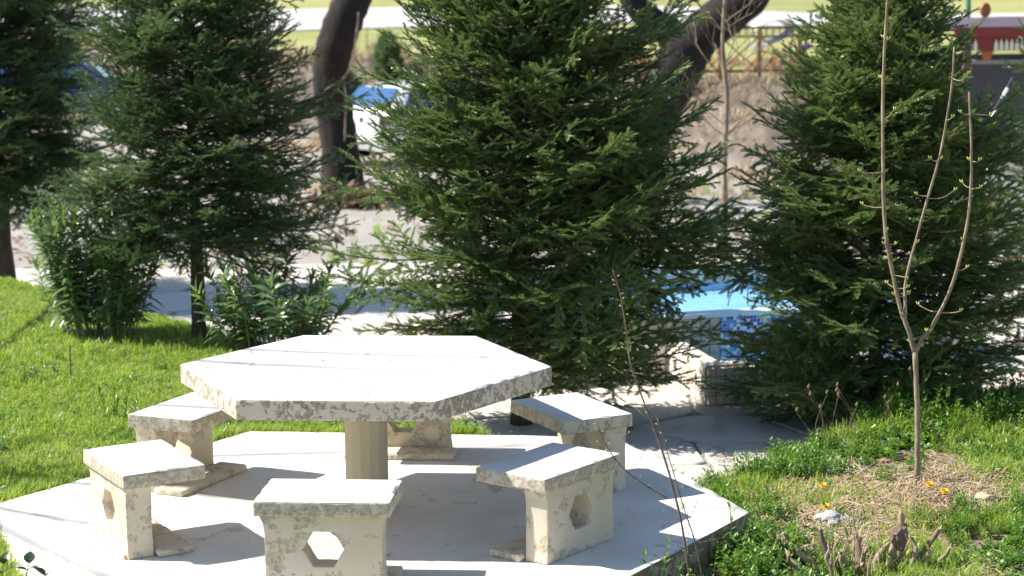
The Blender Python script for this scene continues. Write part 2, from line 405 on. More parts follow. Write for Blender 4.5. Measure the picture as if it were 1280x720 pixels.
# ------------------------------------------------------------------ flagstone paving
def clip_poly(poly, a, b):
    "keep the part of poly nearer to a than to b"
    mx, my = (a[0]+b[0])/2, (a[1]+b[1])/2; nx, ny = b[0]-a[0], b[1]-a[1]; out = []
    d = [(p[0]-mx)*nx+(p[1]-my)*ny for p in poly]
    for i in range(len(poly)):
        j = (i+1) % len(poly)
        if d[i] <= 0: out.append(poly[i])
        if (d[i] < 0) != (d[j] < 0) and d[i] != d[j]:
            t = d[i]/(d[i]-d[j]); out.append((poly[i][0]+(poly[j][0]-poly[i][0])*t, poly[i][1]+(poly[j][1]-poly[i][1])*t))
    return out
def make_paving():
    x0, x1, y0, y1 = -5.5, 8.5, .4, 9.8
    base = MB().add([(x0, y0, -.272), (x1, y0, -.272), (x1, y1, -.272-.0), (x0, y1, -.272)], [(0, 1, 2, 3)]).build('pavement', M['mortar'])
    base.data.materials[0] = M['mortar']
    tag(base, kind='structure')
    rr = random.Random(5); pts = []; pitch = .74
    ny = int((y1-y0)/(pitch*.92)); nx = int((x1-x0)/(pitch*1.12))
    for i in range(ny):
        for j in range(nx):
            pts.append((x0+(j+.5+(i % 2)*.5+rr.uniform(-.33, .33))*pitch*1.12, y0+(i+.5+rr.uniform(-.3, .3))*pitch*.92))
    n = 0
    for k, p in enumerate(pts):
        lawn, bed = masks(p[0], p[1])
        d = p[1]+10.36
        if lawn > .97 or bed > .97 or abs((p[0]-.69)/d) > .29 or p[1] > 9.3: continue
        if ((p[0]/2.0)**2+(p[1]/1.75)**2) < .75: continue
        poly = [(p[0]-1.2, p[1]-1.2), (p[0]+1.2, p[1]-1.2), (p[0]+1.2, p[1]+1.2), (p[0]-1.2, p[1]+1.2)]
        for q in pts:
            if q is not p and abs(q[0]-p[0]) < 2.2 and abs(q[1]-p[1]) < 2.2: poly = clip_poly(poly, p, q)
        cx = sum(a[0] for a in poly)/len(poly); cy = sum(a[1] for a in poly)/len(poly)
        g = .016
        def inset(s): 
            out = []
            for a in poly:
                dx, dy = a[0]-cx, a[1]-cy; L = math.hypot(dx, dy); out.append((dx*(L-s)/L, dy*(L-s)/L))
            return out
        # round the corners a little
        def rounded(pl):
            o2 = []
            for i in range(len(pl)):
                a, b, c = pl[i-1], pl[i], pl[(i+1) % len(pl)]
                o2.append((b[0]+(a[0]-b[0])*.13, b[1]+(a[1]-b[1])*.13)); o2.append((b[0]+(c[0]-b[0])*.13, b[1]+(c[1]-b[1])*.13))
            return o2
        A, B = rounded(inset(g)), rounded(inset(g+.012)); m = len(A)
        zt = rr.uniform(-.003, .004)
        v = [(a[0], a[1], -.03) for a in A]+[(a[0], a[1], zt-.006) for a in A]+[(a[0], a[1], zt) for a in B]
        f = [tuple(range(2*m, 3*m))]
        for i in range(m):
            j = (i+1) % m
            f += [(i, j, m+j, m+i), (m+i, m+j, 2*m+j, 2*m+i)]
        o = link('flagstone', mesh('flagstone', v, f, M['flag']), base, (cx, cy, -.25)); n += 1
        o.rotation_euler = (rr.uniform(-.006, .006), rr.uniform(-.006, .006), 0)
    print('flagstones', n)
make_paving()

# ------------------------------------------------------------------ cast concrete pieces
def cast(name, poly, z0, z1, mats, parent=None, bevel=.008, cell=.06, chip=.012, seed=0, amp=.0015):
    "prism of a plan polygon with worn, chipped edges: material 0 on top, 1 on the sides"
    bm = bmesh.new()
    a = [bm.verts.new((x, y, z0)) for x, y in poly]; b = [bm.verts.new((x, y, z1)) for x, y in poly]
    n = len(poly); bm.faces.new(a[::-1]); bm.faces.new(b)
    for i in range(n): bm.faces.new((a[i], a[(i+1) % n], b[(i+1) % n], b[i]))
    bmesh.ops.bevel(bm, geom=bm.edges[:], offset=bevel, segments=2, affect='EDGES', profile=.6)
    bmesh.ops.triangulate(bm, faces=bm.faces[:])
    for _ in range(5):
        es = [e for e in bm.edges if e.calc_length() > cell]
        if not es: break
        bmesh.ops.subdivide_edges(bm, edges=es, cuts=1)
        bmesh.ops.triangulate(bm, faces=bm.faces[:])
    bm.normal_update()
    c = Vector((sum(p[0] for p in poly)/n, sum(p[1] for p in poly)/n, (z0+z1)/2))
    S = Vector((seed*7.1, seed*3.3, seed))
    nz = {v: v.normal.copy() for v in bm.verts}
    for v in bm.verts:
        nn = nz[v]; edge = 1-max(abs(nn.z), math.hypot(nn.x, nn.y))
        k = noise.noise(v.co*16+S); k2 = noise.noise(v.co*5+S)
        d = amp*k2
        if edge > .03: d -= chip*max(0, k*.9+k2*.5-.12)
        v.co += nn*d
    for f in bm.faces: f.smooth = True; f.material_index = 0 if f.normal.z > .75 else 1
    me = bpy.data.meshes.new(name); bm.to_mesh(me); bm.free()
    for m in mats: me.materials.append(m)
    o = link(name, me, parent)
    return o
TH = -.103
def hexpoly(r, th=TH): return [(r*math.cos(R(60*k)+th), r*math.sin(R(60*k)+th)) for k in range(6)]

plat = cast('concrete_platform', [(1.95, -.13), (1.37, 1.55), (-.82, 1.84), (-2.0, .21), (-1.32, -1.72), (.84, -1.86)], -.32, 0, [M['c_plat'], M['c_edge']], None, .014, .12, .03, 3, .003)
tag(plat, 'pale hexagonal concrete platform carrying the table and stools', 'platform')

tb = empty('picnic_table', (0, 0, 0), 0, 'hexagonal whitewashed concrete table with peeling edges on a round pillar', 'table')
cast('tabletop', hexpoly(.955), .66, .76, [M['c_top'], M['c_side']], tb, .008, .045, .008, 1, .001)
mb = MB(); n = 14; vv = []
for i, (z, r) in enumerate(((0, .112), (.02, .109), (.66, .109))):
    vv += [(r*math.cos(2*math.pi*k/n), r*math.sin(2*math.pi*k/n), z) for k in range(n)]
mb.add(vv, [(i*n+k, i*n+(k+1) % n, (i+1)*n+(k+1) % n, (i+1)*n+k) for i in range(2) for k in range(n)])
mb.build('pillar', M['c_pillar'], tb)

def slab_mesh():
    "upright slab with a hexagonal hole, flared under the seat"
    out = [(-.275, 0), (.275, 0), (.268, .06), (.266, .27), (.272, .315), (.292, .352), (-.292, .352), (-.272, .315), (-.266, .27), (-.268, .06)]
    hole = [(.093*math.cos(R(60*k))*1.0, .197+.093*math.sin(R(60*k))*1.0) for k in range(6)]
    bm = bmesh.new(); th = .0635
    vo = [bm.verts.new((x, -th, z)) for x, z in out]; vh = [bm.verts.new((x, -th, z)) for x, z in hole]
    es = [bm.edges.new((vo[i], vo[(i+1) % len(vo)])) for i in range(len(vo))]+[bm.edges.new((vh[i], vh[(i+1) % 6])) for i in range(6)]
    bmesh.ops.triangle_fill(bm, edges=es, use_beauty=True, normal=(0, -1, 0))
    faces = bm.faces[:]
    ret = bmesh.ops.extrude_face_region(bm, geom=faces)
    for v in [g for g in ret['geom'] if isinstance(g, bmesh.types.BMVert)]: v.co.y = th
    bmesh.ops.recalc_face_normals(bm, faces=bm.faces[:])
    sharp = [e for e in bm.edges if len(e.link_faces) == 2 and e.calc_face_angle() > .5]
    bmesh.ops.bevel(bm, geom=sharp, offset=.006, segments=2, affect='EDGES', profile=.6)
    bmesh.ops.triangulate(bm, faces=bm.faces[:])
    for _ in range(4):
        e2 = [e for e in bm.edges if e.calc_length() > .05]
        bmesh.ops.subdivide_edges(bm, edges=e2, cuts=1); bmesh.ops.triangulate(bm, faces=bm.faces[:])
    bm.normal_update()
    for v in bm.verts:
        # the foot runs out a little into the base
        v.co += v.normal*(.003*noise.noise(v.co*9)+.0016*noise.noise(v.co*40))
    for f in bm.faces: f.smooth = True
    me = bpy.data.meshes.new('leg_slab'); bm.to_mesh(me); bm.free(); me.materials.append(M['c_leg'])
    try: me.set_sharp_from_angle(angle=R(40))
    except Exception: pass
    return me
SLAB = slab_mesh()
def stool(first, x, y, a, label):
    g = 'six concrete stools around the hexagonal table'
    if first is None:
        t = empty('concrete_stool', (x, y, 0), a+R(90), label, 'stool', g)
        cast('seat', [(-.309, -.2056), (.309, -.2056), (.309, .2056), (-.309, .2056)], .35, .422, [M['c_top'], M['c_seat']], t, .009, .04, .011, 5, .0012)
        link('leg_slab', SLAB, t, (0, -.122, .001))
        cast('base_plate', [(-.315, -.05), (.315, -.05), (.315, .13), (-.315, .13)], .0, .036, [M['c_leg'], M['c_leg']], t, .012, .05, .012, 8, .004)
    else:
        t = copy_tree(first); t.location = (x, y, 0); t.rotation_euler = (0, 0, a+R(90)); t['label'] = label
    return t
s0 = stool(None, -.0955, -1.1816, -1.6671, 'stool nearest the bottom edge of the picture, its hexagonal hole facing out')
stool(s0, .9175, -.6775, -.6612, 'stool on the right with the table shadow falling across half its seat')
stool(s0, 1.0617, .487, .4537, 'far right stool half hidden behind another stool and in front of the fir trunk')
stool(s0, -.1197+.24, 1.18, 1.468, 'stool behind the table pillar, seen only below the tabletop')
stool(s0, -.9762, .6454, 2.6891, 'stool beside the lawn tucked behind the left corner of the tabletop')
stool(s0, -1.0536, -.494, 3.6419, 'leftmost stool, its holed outer face in full sun')

# ------------------------------------------------------------------ tiled fountain pool
PC, PA = Vector((2.09, 3.47)), R(13)
def pool_frame(name, label, cat): return empty(name, (PC.x, PC.y, 0), PA, label, cat)
def tile_variants(mat):
    out = []
    for s in range(4):
        rr = random.Random(40+s); b = .0295; v = []
        for z, k in ((0, 1), (.010, 1), (.015, .82)):
            for sx, sy in ((-1, -1), (1, -1), (1, 1), (-1, 1)):
                v.append((sx*b*k+rr.uniform(-.0018, .0018), sy*b*k+rr.uniform(-.0018, .0018), z))
        f = [(8, 9, 10, 11)]
        for l in (0, 4):
            for i in range(4): j = (i+1) % 4; f.append((l+i, l+j, l+4+j, l+4+i))
        out.append(mesh('tile', v, f, mat))
    return out
TV, TG = tile_variants(M['tile']), tile_variants(M['tile_grey'])
rt = random.Random(3)
def tiles(parent, o, du, dv, nu, nv, nrm, var=TV, pitch=.0655):
    "grid of single tiles on one face, from corner o along du and dv, facing nrm"
    du, dv, nrm = Vector(du), Vector(dv), Vector(nrm)
    m = Matrix((du, nrm.cross(du), nrm)).transposed()
    for i in range(nu):
        for j in range(nv):
            p = Vector(o)+du*(i+.5)*pitch+dv*(j+.5)*pitch
            t = link('tile', rt.choice(var), parent, p)
            t.rotation_euler = (m @ Matrix.Rotation(rt.choice((0, 1, 2, 3))*math.pi/2+rt.uniform(-.03, .03), 3, 'Z')).to_euler()
def make_pool():
    P = .0655; W = 2*P; H = 4*P; z0 = -.25
    lw = pool_frame('trough_wall', 'low wall of pale tumbled tiles forming a corner on the paving', 'wall')
    e = .002
    u1 = 19*P
    core = MB()
    core.box((u1/2, W/2+e, z0+H/2-.02), (u1-2*e, W-2*e, H+.04-2*e))
    core.box((W/2, W+.36, z0+H/2-.02), (W-2*e, .72-.003, H+.04-2*e))
    core.box((-.42, .85+W/2, z0+H/2-.02), (14*P+.2-2*e, W-2*e, H+.04-2*e))
    core.build('wall_core', M['grout'], lw)
    tiles(lw, (0, 0, z0), (1, 0, 0), (0, 0, 1), 19, 4, (0, -1, 0))
    tiles(lw, (0, 0, z0+H), (1, 0, 0), (0, 1, 0), 19, 2, (0, 0, 1))
    tiles(lw, (0, 11*P+W, z0), (0, -1, 0), (0, 0, 1), 13, 4, (-1, 0, 0))
    tiles(lw, (0, W, z0+H), (1, 0, 0), (0, 1, 0), 2, 11, (0, 0, 1))
    tiles(lw, (-13*P-.03, .85, z0), (1, 0, 0), (0, 0, 1), 13, 4, (0, -1, 0))
    # basin behind the trough
    bs = pool_frame('fountain_basin', 'raised blue pool basin with a mosaic front and tiled rim', 'pool')
    bx = MB(); yb = .86+W
    bx.box((.62, yb+.06, -.04), (3.16, .12-e, .42)); bx.build('basin_front', M['grout'], bs)
    tiles(bs, (-.96, yb, .17-5*P), (1, 0, 0), (0, 0, 1), 21, 5, (0, -1, 0), TG)
    mo = MB().box((1.30, yb-.006, -.04), (1.72, .012, .42)).build('mosaic_panel', M['mosaic'], bs)
    MB().box((.62, yb+.055, .185), (3.18, .15, .028)).build('rim', M['pool_rim'], bs)
    fl = MB()
    fl.box((.6, yb+.12+.7, .08), (3.2, 1.4, .06)); fl.build('basin_floor', M['pool_blue'], bs)
    for sx in (-1.06, 2.26): MB().box((sx, yb+.75, 0), (.12, 1.66, .5)).build('side_wall', M['tile_grey'], bs)
    bw = MB().box((.6, yb+1.58, .02), (3.18, .12, .52)).build('back_wall', M['pool_blue'], bs)
    tiles(bs, (-1.0, yb+1.52, .17), (1, 0, 0), (0, 0, 1), 46, 2, (0, -1, 0))
    tiles(bs, (-1.0, yb+1.50, .305), (1, 0, 0), (0, 1, 0), 46, 2, (0, 0, 1))
    w = MB().add([(-1, yb+.115, .165), (2.2, yb+.115, .165), (2.2, yb+1.52, .165), (-1, yb+1.52, .165)], [(0, 1, 2, 3)]).build('basin_water', M['water'])
    w.location = (PC.x, PC.y, 0); w.rotation_euler = (0, 0, PA); tag(w, kind='structure')
    fl2 = MB().box((.7, .5, -.235), (1.2, .72, .03)).build('trough_floor', M['pool_blue'], lw)
    w2 = MB().add([(W+.002, W+.002, -.07), (u1, W+.002, -.07), (u1, .98, -.07), (W+.002, .98, -.07)], [(0, 1, 2, 3)]).build('trough_water', M['water'])
    w2.location = (PC.x, PC.y, 0); w2.rotation_euler = (0, 0, PA); tag(w2, kind='structure')
    ft = pool_frame('fountain_pipe', 'thin arched metal fountain pipe standing in the blue basin', 'fountain')
    cx, cy = .92, yb+.75
    arc = [(cx+.16*math.cos(a), cy, .09+.20*math.sin(a)) for a in np.linspace(0, math.pi, 17)]
    MB().tube(arc, .006, 6).build('arch', M['steel'], ft, True)
    MB().tube([(cx, cy, .02), (cx, cy, .29)], .006, 6).build('riser', M['steel'], ft, True)
make_pool()

# ------------------------------------------------------------------ foliage instancing (one part per tree)
def proto(name, me):
    return bpy.data.objects.new(name, me)
def scatter(name, P, E, S, idx, protos, parent=None):
    "one foliage part: points carrying rotation, size and leaf kind, filled by geometry nodes"
    me = bpy.data.meshes.new(name); n = len(P)
    me.vertices.add(n); me.vertices.foreach_set('co', np.asarray(P, np.float32).ravel())
    me.attributes.new('rot', 'FLOAT_VECTOR', 'POINT').data.foreach_set('vector', np.asarray(E, np.float32).ravel())
    me.attributes.new('scl', 'FLOAT', 'POINT').data.foreach_set('value', np.asarray(S, np.float32))
    me.attributes.new('kind', 'INT', 'POINT').data.foreach_set('value', np.asarray(idx, np.int32))
    for p in protos:
        for m in p.data.materials:
            if m.name not in me.materials: me.materials.append(m)
    o = link(name, me, parent)
    g = bpy.data.node_groups.new(name, 'GeometryNodeTree')
    g.interface.new_socket('Geometry', in_out='INPUT', socket_type='NodeSocketGeometry')
    g.interface.new_socket('Geometry', in_out='OUTPUT', socket_type='NodeSocketGeometry')
    N = g.nodes; L = g.links
    gi, go = N.new('NodeGroupInput'), N.new('NodeGroupOutput')
    iop = N.new('GeometryNodeInstanceOnPoints'); jn = N.new('GeometryNodeJoinGeometry')
    for p in protos:
        oi = N.new('GeometryNodeObjectInfo'); oi.inputs['Object'].default_value = p
        ti = N.new('GeometryNodeGeometryToInstance'); L.new(oi.outputs['Geometry'], ti.inputs[0]); L.new(ti.outputs[0], jn.inputs[0])
    def at(nm, ty):
        q = N.new('GeometryNodeInputNamedAttribute'); q.data_type = ty; q.inputs['Name'].default_value = nm; return q.outputs[0]
    L.new(gi.outputs[0], iop.inputs['Points']); L.new(jn.outputs[0], iop.inputs['Instance'])
    iop.inputs['Pick Instance'].default_value = True
    L.new(at('kind', 'INT'), iop.inputs['Instance Index']); L.new(at('rot', 'FLOAT_VECTOR'), iop.inputs['Rotation']); L.new(at('scl', 'FLOAT'), iop.inputs['Scale'])
    L.new(iop.outputs[0], go.inputs[0])
    o.modifiers.new('leaves', 'NODES').node_group = g
    return tag(o, kind='stuff')
def frames_to_euler(Y, Z):
    Y = Y/np.linalg.norm(Y, axis=1, keepdims=True)
    X = np.cross(Y, Z); X /= np.maximum(1e-9, np.linalg.norm(X, axis=1, keepdims=True)); Z = np.cross(X, Y)
    return np.stack([np.arctan2(Y[:, 2], Z[:, 2]), -np.arcsin(np.clip(X[:, 2], -1, 1)), np.arctan2(X[:, 1], X[:, 0])], 1)

def shoot_mesh(seed, nn=72, mat=None, L=.1, nl=.024):
    "one fir shoot along +Y: a slightly bowed twig brushed with flat needles on both sides and on top"
    rr = random.Random(seed); mb = MB(); bow = rr.uniform(-.10, .14); yaw = rr.uniform(-.12, .12); nl *= rr.uniform(.8, 1.12)
    def ax(y): t = y/L; return Vector((yaw*L*t*t, y, bow*L*t*t))
    mb.tube([ax(0), ax(L*.55), ax(L)], [.0022, .0016, .0008], 3, 1, False)
    for i in range(nn):
        y = L*(.02+.98*(i+rr.random())/nn); sd = 1 if i % 2 else -1
        ang = R(rr.uniform(46, 70)); lift = R(rr.uniform(-4, 34) if rr.random() < .8 else rr.uniform(45, 105))
        ln = nl*rr.uniform(.75, 1.1)*(1-.4*(y/L)**4)
        d = Vector((sd*math.sin(ang)*math.cos(lift), math.cos(ang), math.sin(ang)*math.sin(lift)))
        w = Vector((0, 1, 0)).cross(d).cross(d).normalized()*.0018
        b = ax(y); mid = b+d*ln*.6
        mb.add([b-w*.6, b+w*.6, mid+w, mid-w, b+d*ln+Vector((0, 0, -.001))], [(0, 1, 2, 3), (3, 2, 4)], 0)
    return mb.mesh('shoot', [mat, M['bark']])
def shoot_protos(mat, nn=64): return [proto('shoot', shoot_mesh(s, nn, mat)) for s in (1, 2, 3, 4, 5, 6)]
SHOOT = {'mid': shoot_protos(M['needle']), 'dark': shoot_protos(M['needle_dark'], 52), 'pale': shoot_protos(M['needle_pale'], 52)}

def fir(name, base, H, prof, bottom, nb, seed, shoots, label, trunk_r, dens=1.0, lean=(0, 0), front=0.0, east=0.0, droop=0, group='fir trees beyond the table'):
    r = np.random.default_rng(seed)
    root = empty(name, base, 0, label, 'fir tree', group)
    tp = [(0, 0, -.1), (lean[0]*.3, lean[1]*.3, H*.3), (lean[0]*.7, lean[1]*.7, H*.7), (lean[0], lean[1], H)]
    tp = bezier(tp, 5)
    random.seed(seed)
    MB().tube(tp, [trunk_r*1.25]+[max(.006, trunk_r*(1-i/len(tp))) for i in range(1, len(tp))], 10, wob=.06).build('trunk', M['bark'], root, True)
    wood = MB(); P = []; Yv = []; Zv = []; S = []
    hs = []
    h = bottom
    while h < H*.985:
        hs.append(h); h += (H-bottom)/nb*(.7+.6*r.random())*(1.15-.5*(h/H))
    az = r.random()*6.28
    for h in hs:
        az += 2.399+r.uniform(-.35, .35)
        L = lerp(h, [p[0] for p in prof], [p[1] for p in prof])*r.choice((r.uniform(.72, 1.0), r.uniform(.9, 1.2)))*(1-front*abs(math.sin(az))+east*max(0, math.cos(az)))
        if L < .07: L = .07
        k = h/H
        a0 = R(lerp(k, [0, .22, .55, 1], [-14-droop, 6-droop, 26, 64])+r.uniform(-14, 14))
        roll = r.normal(0, .40)
        cx, cy = lerp(h, [0, H], [0, lean[0]]), lerp(h, [0, H], [0, lean[1]])
        rad = np.array([math.cos(az), math.sin(az), 0.]); side = np.array([-math.sin(az), math.cos(az), 0.])
        # branch curve: leaves at a0, sags, then turns up at the tip
        ns = max(4, int(L/.09)); pos = np.array([cx, cy, h]); pts = [pos.copy()]; dirs = []
        bend = r.uniform(-.25, .25)
        for i in range(ns):
            t = i/ns; a = a0+R(-10*math.sin(math.pi*min(1, t*1.3))+16*t*t)
            hd = rad*math.cos(bend*t)+side*math.sin(bend*t)
            d = hd*math.cos(a)+np.array([0, 0, math.sin(a)]); dirs.append(d); pos = pos+d*L/ns; pts.append(pos.copy())
        pts = np.array(pts); dirs.append(dirs[-1]); dirs = np.array(dirs)
        wood.tube(pts[::max(1, ns//5)].tolist()+[pts[-1].tolist()], list(np.linspace(max(.004, .006*L+.003), .0012, len(pts[::max(1, ns//5)])+1)), 4, cap=False)
        arc = np.linspace(0, L, ns+1)
        def ev(s):
            return np.array([np.interp(s, arc, pts[:, c]) for c in range(3)]), np.array([np.interp(s, arc, dirs[:, c]) for c in range(3)])
        def chain(p, d, ln, up, taper=True):
            m = max(1, int(round(ln/.085))); stp = ln/m; d = d/np.linalg.norm(d)
            for q in range(m):
                P.append(p+d*stp*q); Yv.append(d+r.normal(0, .05, 3)); Zv.append(up+r.normal(0, .12, 3)); S.append(stp/.1*1.12 if m > 1 else max(.35, stp/.1)*1.05)
        # leader of the branch
        p, d = ev(L*.45)
        s = L*.35
        while s < L:
            p, d = ev(s); up = np.cross(np.cross(d, [0, 0, 1.]), d); chain(p, d, min(.085, L-s+.02), up); s += .08
        gap = .062/dens; s = max(.10, L*.16); sd = 1 if r.random() < .5 else -1
        while s < L-.02:
            sd = -sd
            p, d = ev(s); d = d/np.linalg.norm(d)
            sv = np.cross(d, [0, 0, 1.]); sv /= np.linalg.norm(sv)+1e-9
            up = np.cross(sv, d)
            sv = sv*math.cos(roll)+up*math.sin(roll); up = np.cross(sv, d)
            ln = min(.40, .50*(L-s)+.06)*r.uniform(.65, 1.12)
            if s < L*.3: ln *= .65
            ang = R(lerp(s/L, [0, 1], [68, 40])+r.uniform(-9, 9)); tilt = r.uniform(-.55, .45)
            ld = d*math.cos(ang)+sv*sd*math.sin(ang)+up*tilt*.8
            ld /= np.linalg.norm(ld)
            st = 0.0 if ln < .2 or s > L*.5 else ln*.25
            chain(p+ld*st, ld, ln-st, up)
            if ln > .11:
                lsv = np.cross(ld, up); q = .05+r.random()*.03; s3 = 1
                while q < ln-.02:
                    s3 = -s3; l3 = min(.15, .42*(ln-q)+.045)*r.uniform(.7, 1.1)
                    a3 = R(r.uniform(38, 58)); d3 = ld*math.cos(a3)+lsv*s3*math.sin(a3)+up*r.uniform(-.40, .42)
                    chain(p+ld*q, d3, l3, up); q += .047/dens*(1 if r.random() < .8 else 1.6)
            s += gap*(.6+.8*r.random())*.5*2
    wood.build('branches', M['bark'], root, True)
    P = np.array(P); Yv = np.array(Yv); Zv = np.array(Zv); S = np.array(S)
    scatter('foliage', P, frames_to_euler(Yv, Zv), S, r.integers(0, 6, len(P)), shoots, root)
    print(name, len(hs), 'branches', len(P), 'shoots')
    return root

fir('fir_tree', (.82, 3.0, -.27), 4.1, [(.3, .76), (.65, 1.04), (1.1, 1.32), (1.6, 1.24), (2.1, 1.08), (2.75, .88), (3.4, .5), (4.1, .06)], .34, 540, 21, SHOOT['mid'],
    'largest fir, broad and bushy, standing right behind the table', .068, 1.3, front=.5, east=.27)
fir('fir_tree', (-1.60, 5.25, -.15), 5.0, [(.5, .84), (.9, 1.16), (1.6, 1.10), (2.6, .86), (3.6, .5), (5, .05)], .74, 520, 33, SHOOT['dark'],
    'fir with a bare lower trunk between the two glossy leaved shrubs', .058, 1.4, front=.38, east=.14, droop=0)
fir('fir_tree', (3.12, 2.88, -.25), 3.85, [(.12, .80), (.5, 1.06), (1.1, 1.06), (1.6, .92), (2.0, .74), (2.5, .50), (2.85, .34), (3.85, .05)], .16, 420, 47, SHOOT['mid'],
    'fir on the right behind the forked sapling, branches reaching the ground', .05, 1.35, east=.16)
fir('fir_tree', (-3.85, 8.5, -.02), 5.6, [(.6, .75), (1.1, 1.15), (2.5, 1.0), (5.6, .05)], .66, 520, 59, SHOOT['dark'],
    'dark fir cut by the left edge of the picture', .095, 1.45, droop=4)
fir('fir_tree', (5.22, 5.6, -.28), 3.3, [(.2, .95), (.8, 1.0), (2.0, .62), (3.3, .05)], .3, 190, 71, SHOOT['pale'],
    'bright green fir cut by the right edge of the picture', .05, 1.1)

# ------------------------------------------------------------------ leafy shrubs
def leaf_mesh(name, L, W, mat, fold=.25, curl=.2, seg=4, tipw=.5):
    v = []; f = []
    for i in range(seg+1):
        t = i/seg; w = W/2*math.sin(math.pi*min(1, t**.8*.96+.04)) if i < seg else 0
        y = L*t; z = -curl*L*t*t+.02*L*math.sin(3*t)
        v += [(-w, y, z+w*fold), (0, y, z), (w, y, z+w*fold)]
    for i in range(seg):
        a = 3*i; f += [(a, a+1, a+4, a+3), (a+1, a+2, a+5, a+4)]
    me = mesh(name, v, f, mat, smooth=True); return me
OLE = [proto('leaf', leaf_mesh('leaf', .15, .034, M['oleander'], .3, .15)), proto('leaf', leaf_mesh('leaf', .155, .036, M['oleander'], .25, .4)), proto('leaf', leaf_mesh('leaf', .115, .026, M['oleander_tip'], .35, .08))]
def oleander(base, w, h, ns, seed, label, spread=.35):
    r = np.random.default_rng(seed); random.seed(seed)
    root = empty('oleander_shrub', base, 0, label, 'shrub', 'glossy leaved shrubs on the lawn edge')
    stems = MB(); P = []; Y = []; Z = []; S = []; K = []
    for i in range(ns):
        a = r.uniform(0, 6.28); rr = math.sqrt(r.random())
        hh = h*(.42+.58*r.random())*(1-.22*rr)
        p0 = np.array([.25*w*rr*math.cos(a), .25*w*rr*math.sin(a), -.03]); p2 = np.array([.5*w*rr*math.cos(a), .5*w*rr*math.sin(a), hh])
        p1 = (p0+p2)/2+np.array([r.normal(0, .03), r.normal(0, .03), .03])
        c = [np.array(q) for q in bezier([p0, p1, p2], 7)]
        stems.tube([q.tolist() for q in c], list(np.linspace(.007, .002, len(c))), 5, cap=False)
        n = int(hh/.034)
        for k in range(n):
            t = .24+.76*k/n; j = min(len(c)-2, int(t*(len(c)-1))); u = t*(len(c)-1)-j
            p = c[j]*(1-u)+c[j+1]*u; ax = c[j+1]-c[j]; ax /= np.linalg.norm(ax)
            for q in range(3):
                b = 2.09*q+1.0*k+r.uniform(-.3, .3)
                el = R(lerp(t, [0, .7, 1], [-5, 22, 66])+r.uniform(-24, 20))
                o = np.array([math.cos(b), math.sin(b), 0]); d = o*math.cos(el)+ax*math.sin(el)
                P.append(p); Y.append(d); Z.append(ax-o*.3); S.append(r.uniform(.7, 1.15)*(1 if t < .93 else .8)); K.append(2 if t > .86 and r.random() < .7 else int(r.integers(0, 2)))
    stems.build('stems', M['bark_grey'], root, True)
    # join geometry hands the kinds back in reverse order
    scatter('leaves', np.array(P), frames_to_euler(np.array(Y), np.array(Z)), S, K, OLE, root)
    return root
oleander((-2.36, 5.35, gz(-2.36, 5.35)), 1.1, 1.24, 50, 5, 'tall dark glossy shrub at the left end of the lawn under the fir')
oleander((-.96, 4.7, gz(-.96, 4.7)), 1.15, .80, 42, 6, 'low glossy shrub with upright shoots just behind the table')

# ------------------------------------------------------------------ lawn, weeds, straw
def tuft_mesh(seed, nb, mat, L=1.0, w=.035, spread=.5, lay=.6):
    rr = random.Random(seed); mb = MB()
    for i in range(nb):
        a = rr.uniform(0, 6.28); h = L*rr.uniform(.45, 1.0); ln = rr.uniform(.1, lay); ox, oy = rr.uniform(-spread, spread)*.5, rr.uniform(-spread, spread)*.5
        d = Vector((math.cos(a), math.sin(a), 0)); s = Vector((-d.y, d.x, 0))*w*rr.uniform(.7, 1.2)
        p0 = Vector((ox, oy, -.05)); p1 = p0+d*ln*h*.3+Vector((0, 0, h*.55)); p2 = p0+d*ln*h+Vector((0, 0, h*(1-.35*ln)))
        mb.add([p0-s*.7, p0+s*.7, p1+s, p1-s, p2], [(0, 1, 2, 3), (3, 2, 4)])
    return mb.mesh('tuft', mat)
GR = [proto('tuft', tuft_mesh(s, 13, M['grass'], 1, .04, .9, .9)) for s in (1, 2, 3)]
GT = [proto('tuft', tuft_mesh(s, 16, M['grass'], 1, .022, .35, .8)) for s in (4, 5)]
def rosette(seed, n, mat, L, W, el):
    rr = random.Random(seed); mb = MB()
    for i in range(n):
        lf = leaf_mesh('x', L*rr.uniform(.6, 1.1), W*rr.uniform(.8, 1.2), mat, .25, .35, 3)
        m = Matrix.Rotation(6.28*i/n*1.3+rr.uniform(-.4, .4), 4, 'Z') @ Matrix.Rotation(R(el+rr.uniform(-20, 25)), 4, 'X')
        mb.add([m @ v.co+Vector((0, 0, rr.uniform(0, .3)*L)) for v in lf.vertices], [tuple(p.vertices) for p in lf.polygons]); bpy.data.meshes.remove(lf)
    return mb.mesh('weed', mat, True)
WD = [proto('weed', rosette(1, 9, M['weed'], 1, .42, 32)), proto('weed', rosette(2, 12, M['weed'], 1, .2, 48)), proto('weed', rosette(3, 8, M['weed'], .8, .55, 20))]
